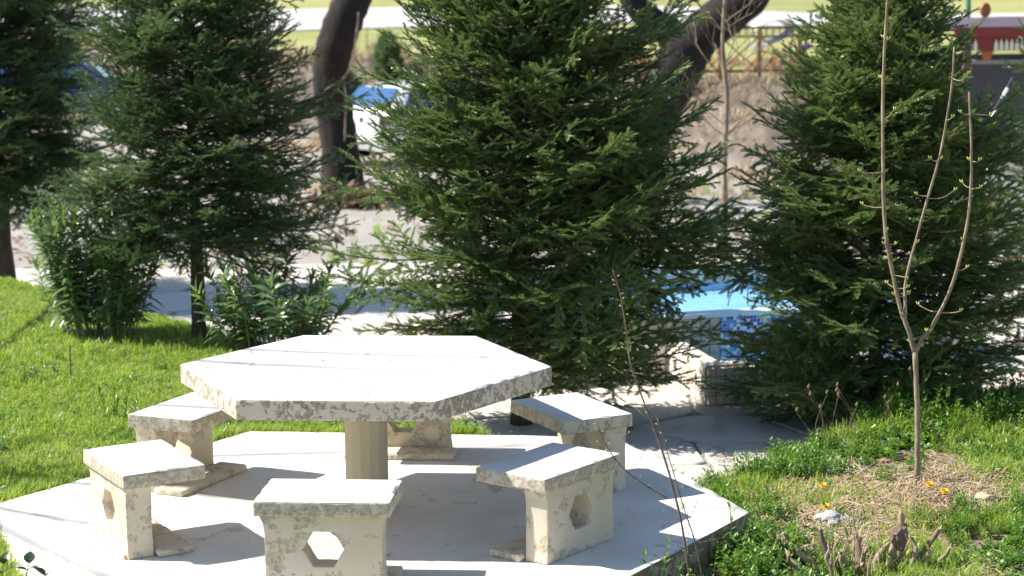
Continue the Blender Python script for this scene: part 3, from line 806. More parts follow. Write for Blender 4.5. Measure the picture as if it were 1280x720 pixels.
def stalky(seed, n, h):
    "a little clump of leafy stems"
    rr = random.Random(seed); mb = MB(); lf = leaf_mesh('x', .30, .11, M['weed'], .3, .25, 3)
    vs = [v.co.copy() for v in lf.vertices]; fs = [tuple(p.vertices) for p in lf.polygons]; bpy.data.meshes.remove(lf)
    for i in range(n):
        a = rr.uniform(0, 6.28); o = Vector((math.cos(a), math.sin(a), 0))*rr.uniform(.02, .22); H = h*rr.uniform(.5, 1.05); t = o*rr.uniform(1.1, 2.0)+Vector((0, 0, H))
        mb.tube([o, o.lerp(t, .5)+Vector((0, 0, .03)), t], [.012, .01, .006], 4, cap=False); k = 0; s = .25
        while s <= 1:
            for q in (0, 1):
                m = Matrix.Translation(o.lerp(t, s)) @ Matrix.Rotation(1.57*k+3.14*q+rr.uniform(-.5, .5), 4, 'Z') @ Matrix.Rotation(R(20+40*s*s+rr.uniform(-15, 15)), 4, 'X') @ Matrix.Scale(rr.uniform(.6, 1.1)*(1.1-.5*s), 4)
                mb.add([m @ v for v in vs], fs)
            s += .16; k += 1
    return mb.mesh('weed', M['weed'], True)
SW = [proto('weed', stalky(s_, 6, 1.0)) for s_ in (3, 4, 5)]
def straw_mesh(seed, n, mat, w=.02):
    rr = random.Random(seed); mb = MB()
    for i in range(n):
        a = rr.uniform(0, 6.28); L = rr.uniform(.4, 1.0); c = Vector((rr.uniform(-.5, .5), rr.uniform(-.5, .5), rr.uniform(.0, .22)))
        d = Vector((math.cos(a), math.sin(a), rr.uniform(-.15, .25))); s = Vector((-d.y, d.x, rr.uniform(-.4, .4)))*w
        mb.add([c-d*L*.5-s, c-d*L*.5+s, c+s+Vector((0, 0, .08)), c-s+Vector((0, 0, .08)), c+d*L*.5], [(0, 1, 2, 3), (3, 2, 4)])
    return mb.mesh('straw', mat)
ST = [proto('straw', straw_mesh(s, 34, M['straw'], .012)) for s in (1, 2)]
DL = [proto('dry_leaf', rosette(9, 2, M['dryleaf'], 1, .6, 12)), proto('dry_leaf', rosette(10, 1, M['dryleaf'], 1, .7, 25))]
PLAT = [(1.95, -.13), (1.37, 1.55), (-.82, 1.84), (-2.0, .21), (-1.32, -1.72), (.84, -1.86)]
def in_plat(x, y, m=0):
    ok = np.ones(len(x), bool)
    for i in range(6):
        a, b = PLAT[i], PLAT[(i+1) % 6]; L = math.hypot(b[0]-a[0], b[1]-a[1])
        ok &= ((b[0]-a[0])*(y-a[1])-(b[1]-a[1])*(x-a[0]))/L > -m
    return ok
def field(name, n, box, keep, protos, size, tilt=.25, seed=1, clump=None, kinds=None):
    r = np.random.default_rng(seed)
    x = r.uniform(box[0], box[1], n); y = r.uniform(box[2], box[3], n)
    k = keep(x, y)
    if clump:
        cl = np.array([noise.noise(Vector((a*clump[0], b*clump[0], seed*3.7))) for a, b in zip(x, y)])
        k &= cl+r.uniform(-.25, .25, n) > clump[1]
    x, y = x[k], y[k]; z = ground_z(x, y); m = len(x)
    a = r.uniform(0, 6.283, m); E = np.stack([r.normal(0, tilt, m)*.6, r.normal(0, tilt, m)*.6, a], 1)
    s = r.uniform(size[0], size[1], m)
    if clump:
        s *= .8+.5*np.clip(cl[k]+.3, 0, 1)
    o = scatter(name, np.stack([x, y, z], 1), E, s, r.integers(0, len(protos), m), protos)
    tag(o, kind='stuff'); print(name, m)
    return o
def on_lawn(x, y): return (masks(x, y)[0] > .45) & ~in_plat(x, y, .005)
def bare_spot(x, y): return np.minimum(((x-3.25)/.75)**2+((y-.45)/.33)**2, ((x-2.5)/.5)**2+((y-.72)/.22)**2) < 1.0+.5*np.sin(9*x+5*y)
def green_bed(x, y): return on_bed(x, y) & (~bare_spot(x, y) | (np.sin(x*917.3+y*533.1) > .5))
def on_bed(x, y): return (masks(x, y)[1] > .5) & ~in_plat(x, y, .02)
def view(x, y, m=.02): d = y+10.36; return np.abs((x-.69)/d) < .246+m
field('lawn_grass', 80000, (-5, 1.0, -2, 9.5), lambda x, y: on_lawn(x, y) & view(x, y), GR, (.035, .075), .25, 1)
field('long_lawn_grass', 7000, (-4.5, .9, -2, 8), lambda x, y: on_lawn(x, y) & view(x, y), GT, (.07, .14), .25, 2, (1.3, .12))
field('lawn_edge_grass', 24000, (-2.4, 1.0, -1.9, 2.4), lambda x, y: on_lawn(x, y) & in_plat(x, y, .12), GT, (.06, .12), .3, 3)
field('lawn_weeds', 6000, (-4.5, .9, -1, 9), lambda x, y: on_lawn(x, y) & view(x, y), WD, (.025, .06), .3, 4, (1.1, .1))
field('bed_grass', 26000, (1.0, 5.5, -2.2, 3.2), lambda x, y: green_bed(x, y) & view(x, y), GT, (.05, .15), .35, 5, (1.25, .06))
field('bed_weeds', 9000, (1.0, 5.5, -2.2, 3.2), lambda x, y: green_bed(x, y) & view(x, y), WD, (.03, .085), .35, 6, (1.5, .02))
field('bed_back_weeds', 6500, (1.6, 5.5, .9, 3.2), lambda x, y: on_bed(x, y) & view(x, y) & (y > bed_back(x)-.75), WD, (.05, .11), .35, 16, (1.2, -.15))
field('tall_bed_weeds', 2600, (1.0, 5.5, -2.2, 3.2), lambda x, y: green_bed(x, y) & view(x, y), SW, (.06, .17), .25, 26, (1.3, .10))
field('back_bed_weeds', 1500, (1.6, 5.5, .9, 3.2), lambda x, y: on_bed(x, y) & view(x, y) & (y > bed_back(x)-.9), SW, (.10, .22), .2, 27, (1.2, -.1))
field('lawn_tall_weeds', 700, (-4.5, .9, -1, 8), lambda x, y: on_lawn(x, y) & view(x, y), SW, (.05, .11), .25, 28, (1.0, .12))
field('lawn_straw', 3200, (-4.5, .9, -1.5, 8), lambda x, y: on_lawn(x, y) & view(x, y), ST, (.05, .11), .2, 38, (.8, .14))
field('dry_straw', 5200, (1.2, 5.0, -2, 2.2), lambda x, y: on_bed(x, y) & view(x, y), ST, (.08, .2), .15, 7, (1.1, -.2))
field('sapling_straw', 520, (2.0, 4.2, -.1, 1.1), lambda x, y: on_bed(x, y) & view(x, y) & bare_spot(x, y), ST, (.08, .18), .2, 37)
field('fallen_leaves', 2600, (1.2, 5.0, -2, 2.6), lambda x, y: on_bed(x, y) & view(x, y), DL, (.025, .07), .3, 8)

# ------------------------------------------------------------------ old bare trees
def tree_limbs(mb, p, d, L, rad, depth, r, n=5, spread=.7, gravity=.02):
    "a crooked limb that forks into thinner ones"
    pts = [Vector(p)]; d = Vector(d).normalized()
    for i in range(n):
        d = (d+Vector((r.uniform(-1, 1), r.uniform(-1, 1), r.uniform(-.6, 1)))*.17+Vector((0, 0, gravity))).normalized()
        pts.append(pts[-1]+d*L/n)
    mb.tube(pts, list(np.linspace(rad, rad*.55, n+1)), 7 if rad > .03 else 4, cap=False, wob=.05)
    if depth <= 0: return
    for k in range(r.randint(2, 3)+(depth < 2)):
        i = r.randint(max(1, n//2), n); q = Vector((r.uniform(-1, 1), r.uniform(-1, 1), r.uniform(-.3, 1)))
        tree_limbs(mb, pts[i], (d+q*spread).normalized(), L*r.uniform(.55, .8), rad*r.uniform(.4, .58), depth-1, r, n, spread, gravity)
def bare_tree(name, limbs, label, mat, seed, crown_from, crown_rad, crown_len, depth=3, group=None, cat='bare tree', off=(0, 0, 0)):
    r = random.Random(seed); random.seed(seed)
    b = Vector(limbs[0][0][0]); root = empty(name, b, 0, label, cat, group)
    tr = MB()
    for pts, rad in limbs:
        c = bezier([Vector(p)-b for p in pts], 6); k = len(c)
        rr = [np.interp(i/(k-1), np.linspace(0, 1, len(rad)), rad) for i in range(k)]
        tr.tube(c, [float(q) for q in rr], 14, wob=.05)
    o = tr.build('trunk', mat, root, True)
    cr = MB()
    for p, d in crown_from: tree_limbs(cr, Vector(p)-b, d, crown_len, crown_rad, depth, r)
    if cr.v: cr.build('crown', mat, root, True)
    return root
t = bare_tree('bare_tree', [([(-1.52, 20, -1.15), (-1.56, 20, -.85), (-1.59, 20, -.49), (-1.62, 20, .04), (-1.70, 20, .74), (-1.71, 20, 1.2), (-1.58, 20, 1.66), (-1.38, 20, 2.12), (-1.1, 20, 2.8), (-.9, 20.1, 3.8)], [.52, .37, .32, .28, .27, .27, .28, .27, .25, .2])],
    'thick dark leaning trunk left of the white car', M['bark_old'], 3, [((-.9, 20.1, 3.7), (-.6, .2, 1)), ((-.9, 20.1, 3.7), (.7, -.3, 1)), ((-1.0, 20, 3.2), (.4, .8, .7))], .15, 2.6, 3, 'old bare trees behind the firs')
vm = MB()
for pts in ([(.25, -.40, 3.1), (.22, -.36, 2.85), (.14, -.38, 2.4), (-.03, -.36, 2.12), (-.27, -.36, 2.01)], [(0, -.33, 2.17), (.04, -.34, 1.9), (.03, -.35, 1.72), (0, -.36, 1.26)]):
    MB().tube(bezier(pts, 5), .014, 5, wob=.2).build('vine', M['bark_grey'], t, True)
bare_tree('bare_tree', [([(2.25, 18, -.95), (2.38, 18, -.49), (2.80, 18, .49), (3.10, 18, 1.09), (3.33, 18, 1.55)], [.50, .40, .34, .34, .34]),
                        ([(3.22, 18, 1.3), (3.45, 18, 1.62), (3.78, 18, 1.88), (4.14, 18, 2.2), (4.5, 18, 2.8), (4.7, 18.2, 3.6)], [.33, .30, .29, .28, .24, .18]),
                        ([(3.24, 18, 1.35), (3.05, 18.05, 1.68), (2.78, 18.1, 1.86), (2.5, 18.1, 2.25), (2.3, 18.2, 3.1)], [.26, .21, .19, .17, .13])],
    'massive forked trunk leaning right between the two firs', M['bark_old'], 9, [((4.7, 18.2, 3.5), (.6, .2, 1)), ((4.7, 18.2, 3.5), (-.4, .5, 1)), ((2.3, 18.2, 3.0), (-.7, 0, 1))], .13, 2.4, 3, 'old bare trees behind the firs')

def sapling(name, stems, label, mat, seed, side_len, gap, group=None, cat='sapling', droop=.1):
    "thin upright stem with opposite side twigs"
    r = random.Random(seed); b = Vector(stems[0][0][0]); root = empty(name, b, 0, label, cat, group)
    for pts, r0, r1, t0 in stems:
        c = bezier([Vector(p)-b for p in pts], 6); random.seed(seed)
        MB().tube(c, list(np.linspace(r0, r1, len(c))), 8, wob=.16).build('stem', mat, root, True)
        yield root, c, r0, r1, t0, r
def bare_sapling():
    gen = sapling('sapling', [([(2.72, 8, gz(2.72, 8)-.05), (2.71, 8, .03), (2.70, 8, .96), (2.72, 8, 1.5), (2.68, 8, 1.95), (2.70, 8, 2.4), (2.74, 8, 3.1)], .032, .012, .35)],
        'thin grey bare sapling with tangled twigs in front of the rusty railing', M['bark_grey'], 4, .5, .2)
    for root, c, r0, r1, t0, r in gen:
        mb = MB()
        for k in range(26):
            i = r.randint(int(len(c)*.35), len(c)-2); a = r.uniform(0, 6.28)
            tree_limbs(mb, c[i], (math.cos(a), math.sin(a)*.6, .55), r.uniform(.3, .65), .007, 2, r, 4, .8)
        mb.build('twigs', M['bark_grey'], root, True)
bare_sapling()

def fork_sapling():
    y = .65
    stems = [([(2.95, y, -.18), (2.955, y, .1), (2.945, y, .4), (2.93, y, .66)], .0175, .0145, 9),
             ([(2.93, y, .65), (2.885, y, .80), (2.84, y, .92), (2.78, y, 1.2), (2.755, y, 1.36), (2.74, y, 1.7), (2.735, y, 2.13), (2.75, y, 2.54), (2.77, y, 3.0)], .0135, .007, .05),
             ([(2.93, y, .655), (2.965, y-.01, .73), (3.02, y-.02, .81), (3.12, y-.04, 1.05), (3.19, y-.05, 1.4), (3.2, y-.05, 1.7), (3.18, y-.05, 2.06)], .0125, .006, .1),
             ([(2.875, y, .84), (2.875, y+.02, .95), (2.885, y+.03, 1.08), (2.98, y+.05, 1.44), (3.06, y+.06, 1.74), (3.11, y+.06, 2.08), (3.12, y+.06, 2.29)], .0095, .005, .1)]
    root = None
    for k, (root, c, r0, r1, t0, r) in enumerate(sapling('sapling', stems, 'slender forked sapling with pale budding twigs in the flower bed', M['bark_grey'], 8, .1, .17)):
        if root.children and k > 0:
            root.children[-1].data.materials[0] = M['bark_yellow'] if k > 1 else M['bark_grey']
        if t0 > 1: continue
        L = sum((c[i+1]-c[i]).length for i in range(len(c)-1)); s = .12; tw = 0
        while s < L-.03:
            i = min(len(c)-2, int(s/L*(len(c)-1))); p = c[i]; ax = (c[i+1]-c[i]).normalized()
            a = tw*math.pi/2*.5+r.uniform(-.4, .4); tw += 1
            for sg in (-1, 1):
                if r.random() < .30: continue
                d = Vector((math.cos(a+r.uniform(-.3, .3))*sg, math.sin(a)*sg*.8, r.uniform(-.12, .22))); ln = r.choice((.012, .015, .02, .05, .09, .13))*r.uniform(.7, 1.25)
                p = p+ax*r.uniform(-.012, .012)
                q = [p, p+d*ln*.5+Vector((r.uniform(-.06, .06), 0, r.uniform(-.08, .05)))*ln, p+d*ln+Vector((0, 0, r.uniform(-.10, .22)*ln+.002))]
                MB().tube(bezier(q, 3), [.0032]*4+[.0024]*3, 5).build('twig', M['bark_yellow'], root, True)
                e = q[-1]; bm = MB()
                for w in (-1, 1): bm.tube([e, e+Vector((d.x*.008+w*.004, d.y*.008, .008)), e+Vector((d.x*.012+w*.008, d.y*.012, .020))], [.0035, .005, .0012], 5)
                bm.build('bud', M['bud'], root, True)
            s += r.uniform(.13, .2)
fork_sapling()

def twig_shrub():
    y = -.88
    stems = [([(1.6, y, -.26), (1.57, y, -.1), (1.53, y, .17), (1.46, y, .45), (1.38, y, .68), (1.3, y, .91), (1.28, y, 1.06), (1.25, y, 1.25), (1.215, y, 1.37)], .0065, .002, 0),
             ([(1.66, y+.02, -.26), (1.60, y+.02, .05), (1.55, y+.02, .21), (1.49, y+.02, .42), (1.42, y+.03, .66)], .004, .0015, 0),
             ([(1.465, y, .28), (1.34, y, .36), (1.24, y, .45), (1.16, y, .58), (1.14, y, .66)], .0035, .0014, 0)]
    for root, c, r0, r1, t0, r in sapling('twig_shrub', stems, 'thin bare brown twig rising in front of the right stools', M['bark_twig'], 5, .06, .1, cat='shrub'):
        mb = MB(); bd = MB()
        for i in range(3, len(c)-1):
            if r.random() < .35: continue
            a = r.uniform(0, 6.28); d = Vector((math.cos(a), math.sin(a)*.6, r.uniform(.2, 1))).normalized(); ln = r.choice((.012, .015, .03, .09, .14)) if i < len(c)*.7 else .012
            e = c[i]+d*ln; mb.tube([c[i], c[i]+d*ln*.5, e], [.0016, .0013, .001], 4); bd.tube([e, e+d*.006, e+d*.012], [.0018, .0034, .0008], 5)
            if ln > .05: bd.tube([c[i]+d*ln*.55, c[i]+d*ln*.55+Vector((0, 0, .008))], [.0028, .001], 5)
        if mb.v:
            tag(mb.build('twigs', M['bark_twig'], root, True), kind='stuff'); tag(bd.build('buds', M['bud'], root, True), kind='stuff')
twig_shrub()
# a bare tree out of frame on the left: its thin limbs draw the faint streaks over the tabletop and platform
def side_tree():
    r = random.Random(12); b = Vector((-7.8, 1.85, 0)); up = Vector((0, 0, 1.6)); root = empty('bare_tree', (b.x, b.y, gz(b.x, b.y)), 0, 'bare tree standing on the lawn left of the picture', 'bare tree')
    MB().tube(bezier([(0, 0, -.1), (.05, 0, 1.8), (0, .05, 4.2), (.15, 0, 6.3)], 5), list(np.linspace(.12, .04, 16)), 9, wob=.06).build('trunk', M['bark_old'], root, True)
    mb = MB()
    for p, q, rad in (((.1, 0, 3.0), (3.6, -1.3, 4.1), .022), ((.1, 0, 3.3), (3.9, -.95, 4.75), .022), ((.1, 0, 2.6), (2.9, -1.6, 2.5), .020), ((.12, 0, 3.8), (3.2, .7, 4.9), .02), ((.1, 0, 2.9), (2.2, 1.8, 4.4), .02), ((.1, 0, 3.2), (1.2, -2.4, 4.6), .02)):
        p, q = Vector(p)+up, Vector(q)+up; mb.tube(bezier([p, p.lerp(q, .35)+Vector((0, .06, .08)), p.lerp(q, .7)+Vector((0, -.05, .02)), q], 5), list(np.linspace(rad*1.3, .011, 16)), 6, cap=False)
        for k in range(4): i = r.uniform(.4, .95); tree_limbs(mb, p.lerp(q, i), (q-p).normalized()+Vector((0, r.uniform(-.8, .8), r.uniform(-.3, .6))), .6, .006, 1, r, 4)
    mb.build('crown', M['bark_old'], root, True)
side_tree()

# ------------------------------------------------------------------ clipped conifers and the bare hedge on the bank
TH_ = [proto('spray', rosette(21, 10, M['needle_dark'], 1, .16, 60))]
def thuja(x, y, h, w, label):
    r = np.random.default_rng(int(abs(x)*100)); root = empty('thuja', (x, y, gz(x, y)), 0, label, 'conifer', 'small columnar conifers on the bank')
    MB().tube([(0, 0, -.1), (0, 0, h*.8)], [.04, .01], 6).build('trunk', M['bark'], root)
    n = 420; t = r.random(n); a = r.uniform(0, 6.283, n); rad = w/2*np.minimum(1, 2.2*(1-t)**.8)*(.55+.45*np.sqrt(r.random(n)))*np.minimum(1, .5+t*3)
    P = np.stack([rad*np.cos(a), rad*np.sin(a), .06+t*h*.95], 1); E = np.stack([r.normal(0, .3, n), r.normal(0, .3, n), a], 1)
    scatter('foliage', P, E, r.uniform(.12, .2, n), np.zeros(n), TH_, root)
thuja(-2.37, 32.8, .95, .46, 'small green conifer just right of the dark leaning trunk')
thuja(-1.55, 32.8, 1.0, .50, 'small conifer rising over the roof of the white car')
def hedge():
    r = random.Random(17); x0, x1 = -9, 2.2; root = empty('bare_hedge', (-3.4, 33.4, gz(-3.4, 33.4)), 0, 'leafless brown hedge along the bank behind the white car', 'hedge')
    mb = MB()
    for k in range(150):
        x = r.uniform(x0, x1); y = 34.2-(x+3.5)*.6+r.uniform(-.9, .5); z = gz(x, y)
        p = Vector((x+3.4, y-33.4, z-gz(-3.4, 33.4)-.1))
        tree_limbs(mb, p, (r.uniform(-.6, .6), r.uniform(-.4, .4), 1), r.uniform(.3, .6), .012, 2, r, 3, .8)
    tag(mb.build('branches', M['bark_twig'], root, True), kind='stuff')
hedge()
BR = [proto('straw', straw_mesh(31, 14, M['straw'], .03)), proto('tuft', tuft_mesh(32, 14, M['straw'], 1, .03, .9, .9))]
def on_bank(x, y):
    yb = np.minimum(np.maximum(27.0, 35.6-(x+3.5)*.96), 40); return (y > yb-4.4) & (y < yb+3)
field('bank_dry_grass', 9000, (-12, 14, 22, 42), lambda x, y: on_bank(x, y) & (np.abs((x-.69)/(y+10.36)) < .27), BR, (.14, .4), .3, 51, (.6, -.05))

# ------------------------------------------------------------------ cars
def car(name, loc, rz, pm, label):
    root = empty(name, loc, rz, label, 'car', 'parked hatchbacks')
    # stations along the length: x, underside, waist, roof, half width at waist, half width at roof
    ST_ = [(-1.92, .34, .74, .76, .74, .70), (-1.90, .28, .86, .90, .79, .70), (-1.80, .24, .95, 1.02, .82, .66), (-1.62, .22, .97, 1.175, .83, .60), (-1.44, .22, .975, 1.36, .83, .575), (-1.1, .22, .975, 1.425, .835, .57), (-.4, .22, .965, 1.44, .835, .575),
           (.15, .22, .95, 1.41, .83, .57), (.5, .22, .94, 1.27, .825, .60), (.95, .22, .92, .965, .82, .68), (1.4, .23, .86, .90, .80, .66), (1.75, .26, .74, .78, .75, .62), (1.88, .34, .62, .64, .66, .56)]
    mb = MB(); n = 12
    for x, zb, zw, zr, w, wr in ST_:
        h = [(.0, zb), (w*.86, zb), (w*.98, zb+.10), (w*1.0, (zb+zw)/2), (w*.985, zw-.03), (w*.955, zw+.01)]
        k = (zr-zw); h += [(wr+(w*.955-wr)*.12, zw+k*.88), (wr*.92, zr-.008*k/.4), (0, zr+.02*k)]
        pts = h+[(-a, b) for a, b in h[1:-1]][::-1]
        mb.v += [(x, a, b) for a, b in pts]
    m = 16; q = len(ST_)
    for i in range(q-1):
        for j in range(m): mb.f.append((i*m+j, i*m+(j+1) % m, (i+1)*m+(j+1) % m, (i+1)*m+j)); mb.mi.append(0)
    mb.f += [tuple(range(m))[::-1], tuple((q-1)*m+j for j in range(m))]; mb.mi += [0, 0]
    me = mb.mesh('body', pm, True)
    bm = bmesh.new(); bm.from_mesh(me); bmesh.ops.recalc_face_normals(bm, faces=bm.faces[:]); bm.to_mesh(me); bm.free()
    try: me.set_sharp_from_angle(angle=R(38))
    except Exception: pass
    link('body', me, root)
    def plate(nm, quad, mat, off, parent=root):
        quad = [Vector(p) for p in quad]; nn = (quad[1]-quad[0]).cross(quad[3]-quad[0]).normalized(); c = sum(quad, Vector())/4
        fr = [p+nn*off for p in quad]; bk = [p-nn*.02 for p in quad]; b = MB().add(fr+bk, [(0, 1, 2, 3), (4, 7, 6, 5), (0, 4, 5, 1), (1, 5, 6, 2), (2, 6, 7, 3), (3, 7, 4, 0)])
        return b.build(nm, mat, parent)
    plate('rear_window', [(-1.785, .61, 1.03), (-1.785, -.61, 1.03), (-1.45, -.53, 1.365), (-1.45, .53, 1.365)], M['glass'], .022)
    plate('windscreen', [(.93, -.64, .985), (.93, .64, .985), (.30, .52, 1.365), (.30, -.52, 1.365)], M['glass'], .012)
    for s in (-1, 1):
        a = [(-1.52, .775, 1.015), (-.55, .795, 1.0), (-.55, .625, 1.375), (-1.22, .62, 1.365)]; b = [(-.47, .795, 1.0), (.66, .785, .985), (.16, .63, 1.345), (-.47, .628, 1.375)]
        for qd in (a, b):
            qd = [(x, y*s, z) for x, y, z in qd]; plate('side_window', qd if s < 0 else qd[::-1], M['glass'], .012)
        plate('tail_lamp', [(-1.925, .80*s, .70), (-1.925, .50*s, .70), (-1.885, .49*s, .885), (-1.885, .775*s, .885)] if s > 0 else [(-1.925, -.50, .70), (-1.925, -.80, .70), (-1.885, -.775, .885), (-1.885, -.49, .885)], M['lamp_red'], .02)
        plate('headlamp', [(1.87, .30*s, .56), (1.80, .64*s, .56), (1.74, .66*s, .70), (1.80, .30*s, .70)] if s > 0 else [(1.80, -.64, .56), (1.87, -.30, .56), (1.80, -.30, .70), (1.74, -.66, .70)], M['glass'], .02)
        MB().box((.55, .92*s, 1.02), (.10, .18, .12)).build('mirror', pm, root)
        for x in (-1.22, 1.22):
            w = empty('wheel', (x, .74*s, .29)); w.parent = root
            def disc(nm, prof, mat):
                v = []; f = []; k = 24
                for y, rr in prof: v += [(rr*math.cos(2*math.pi*i/k), y*s, rr*math.sin(2*math.pi*i/k)) for i in range(k)]
                for l in range(len(prof)-1): f += [(l*k+i, l*k+(i+1) % k, (l+1)*k+(i+1) % k, (l+1)*k+i) for i in range(k)]
                f.append(tuple((len(prof)-1)*k+i for i in range(k))); link(nm, mesh(nm, v, f, mat), w)
            disc('tyre', [(-.08, .29), (.08, .29), (.1, .27), (.1, .2), (.09, .19)], M['tyre']); disc('rim', [(.092, .195), (.098, .18), (.085, .16), (.10, .05)], M['rim'])
    bp = MB(); bp.box((-1.945, 0, .47), (.16, 1.56, .25)); o = bp.build('bumper', M['car_white'] if pm is M['car_white'] else pm, root)
    bv = o.modifiers.new('b', 'BEVEL'); bv.width = .05; bv.segments = 3
    MB().box((-1.96, 0, .30), (.12, 1.48, .10)).build('lower_bumper', M['bumper'], root)
    pf = MB().box((-2.03, 0, .52), (.012, .54, .125)).build('number_plate', M['white'], root)
    bd = MB(); k = 16; bd.add([(-1.925, .055*math.cos(6.2832*i/k), .79+.055*math.sin(6.2832*i/k)) for i in range(k)]+[(-1.90, .06*math.cos(6.2832*i/k), .79+.06*math.sin(6.2832*i/k)) for i in range(k)], [tuple(range(k))]+[(i, (i+1) % k, k+(i+1) % k, k+i) for i in range(k)])
    bd.build('badge', M['black'], root)
    MB().box((-1.87, .25, 1.0), (.02, .5, .018), .0).build('rear_wiper', M['black'], root)
    return root
car('parked_car', (-.50, 29.95, -1.10), R(45), M['car_white'], 'white hatchback parked behind the firs, its rear towards us')
car('parked_car', (-8.7, 35.3, float(hard(-8.7, 35.3))+.05), R(4), M['car_blue'], 'blue car mostly hidden by the firs at the upper left')

# ------------------------------------------------------------------ rusty railing and things on the bank
def railing():
    a, b = Vector((2.6, 27.7)), Vector((7.6, 27.3)); d = (b-a).normalized(); L = (b-a).length; ang = math.atan2(d.y, d.x)
    z = .47; root = empty('iron_railing', (a.x, a.y, z), ang, 'rusty iron railing with crossed bars on top of the earth bank', 'fence')
    for zz, h, mt in ((.88, .05, M['rust_dark']), (.72, .035, M['rust_dark']), (.10, .05, M['rust_dark'])): MB().box((L/2, 0, zz), (L, .05, h)).build('rail', mt, root)
    n = 7; st = L/n
    for i in range(n+1): MB().box((i*st, 0, .42), (.07, .07, 1.0)).build('post', M['rust'], root)
    for i in range(n):
        for s in (0, 1):
            p, q = (i*st+.04, .12), ((i+1)*st-.04, .70)
            if s: p, q = (p[0], q[1]), (q[0], p[1])
            MB().tube([(p[0], .012*(2*s-1), p[1]), (q[0], .012*(2*s-1), q[1])], .016, 6).build('crossed_bar', M['rust'], root)
        for k in range(1, 6): MB().box((i*st+k*st/6, 0, .80), (.022, .022, .125)).build('spindle', M['rust_dark'], root)
        zb = MB().tube([(i*st+.06, .05, .0), (i*st+st*.45, .05, .32), (i*st+st*.55, .05, .02), (i*st+st*.95, .05, .34)], .022, 6).build('zigzag_bar', M['orange'], root)
railing()
def swing_seat():
    root = empty('garden_lounger', (5.95, 28.6, float(hard(5.95, 28.6))+.02), R(8), 'grey sling lounger with a cream canopy beyond the rusty railing', 'lounger')
    def sheet(nm, prof, wy, mat, th=.025):
        v = []; f = []; k = len(prof)
        for y in (-wy, wy):
            for x, z in prof: v += [(x, y, z)]
            for x, z in prof: v += [(x, y, z-th)]
        f = []
        for i in range(k-1):
            f += [(i, i+1, 2*k+i+1, 2*k+i), (k+i, 3*k+i, 3*k+i+1, k+i+1), (i, k+i, k+i+1, i+1), (2*k+i, 2*k+i+1, 3*k+i+1, 3*k+i)]
        f += [(0, 2*k, 3*k, k), (k-1, 2*k-1, 4*k-1, 3*k-1)]
        link(nm, mesh(nm, v, f, mat), root)
    sheet('canopy', [(.0+.32*math.cos(a)*1.1-.12, .78+.20*math.sin(a)) for a in np.linspace(.05, 3.0, 12)][::-1], .32, M['canvas_white'])
    sheet('sling', [(-.52, .52), (-.36, .50), (-.15, .58), (.05, .66), (.24, .80), (.33, .92)], .30, M['canvas_grey'])
    sheet('sling_underside', [(-.50, .46), (-.25, .38), (.0, .34), (.16, .28)], .28, M['canvas_grey'])
    sheet('foot_cushion', [(.36, .30), (.45, .42), (.60, .50)], .28, M['canvas_blue'])
    for s in (-.31, .31):
        MB().tube(bezier([(-.50, s, .84), (-.44, s, .80), (-.40, s, .66), (-.42, s, .52)], 4), .016, 6).build('arm', M['white'], root, True)
        MB().tube([(-.40, s, 0), (-.1, s, .45), (.05, s, .02), (.35, s, .5)], .02, 6).build('leg', M['orange'], root)
        MB().tube([(.3, s, .02), (.38, s, .9)], .016, 6).build('back_post', M['rust_dark'], root)
swing_seat()

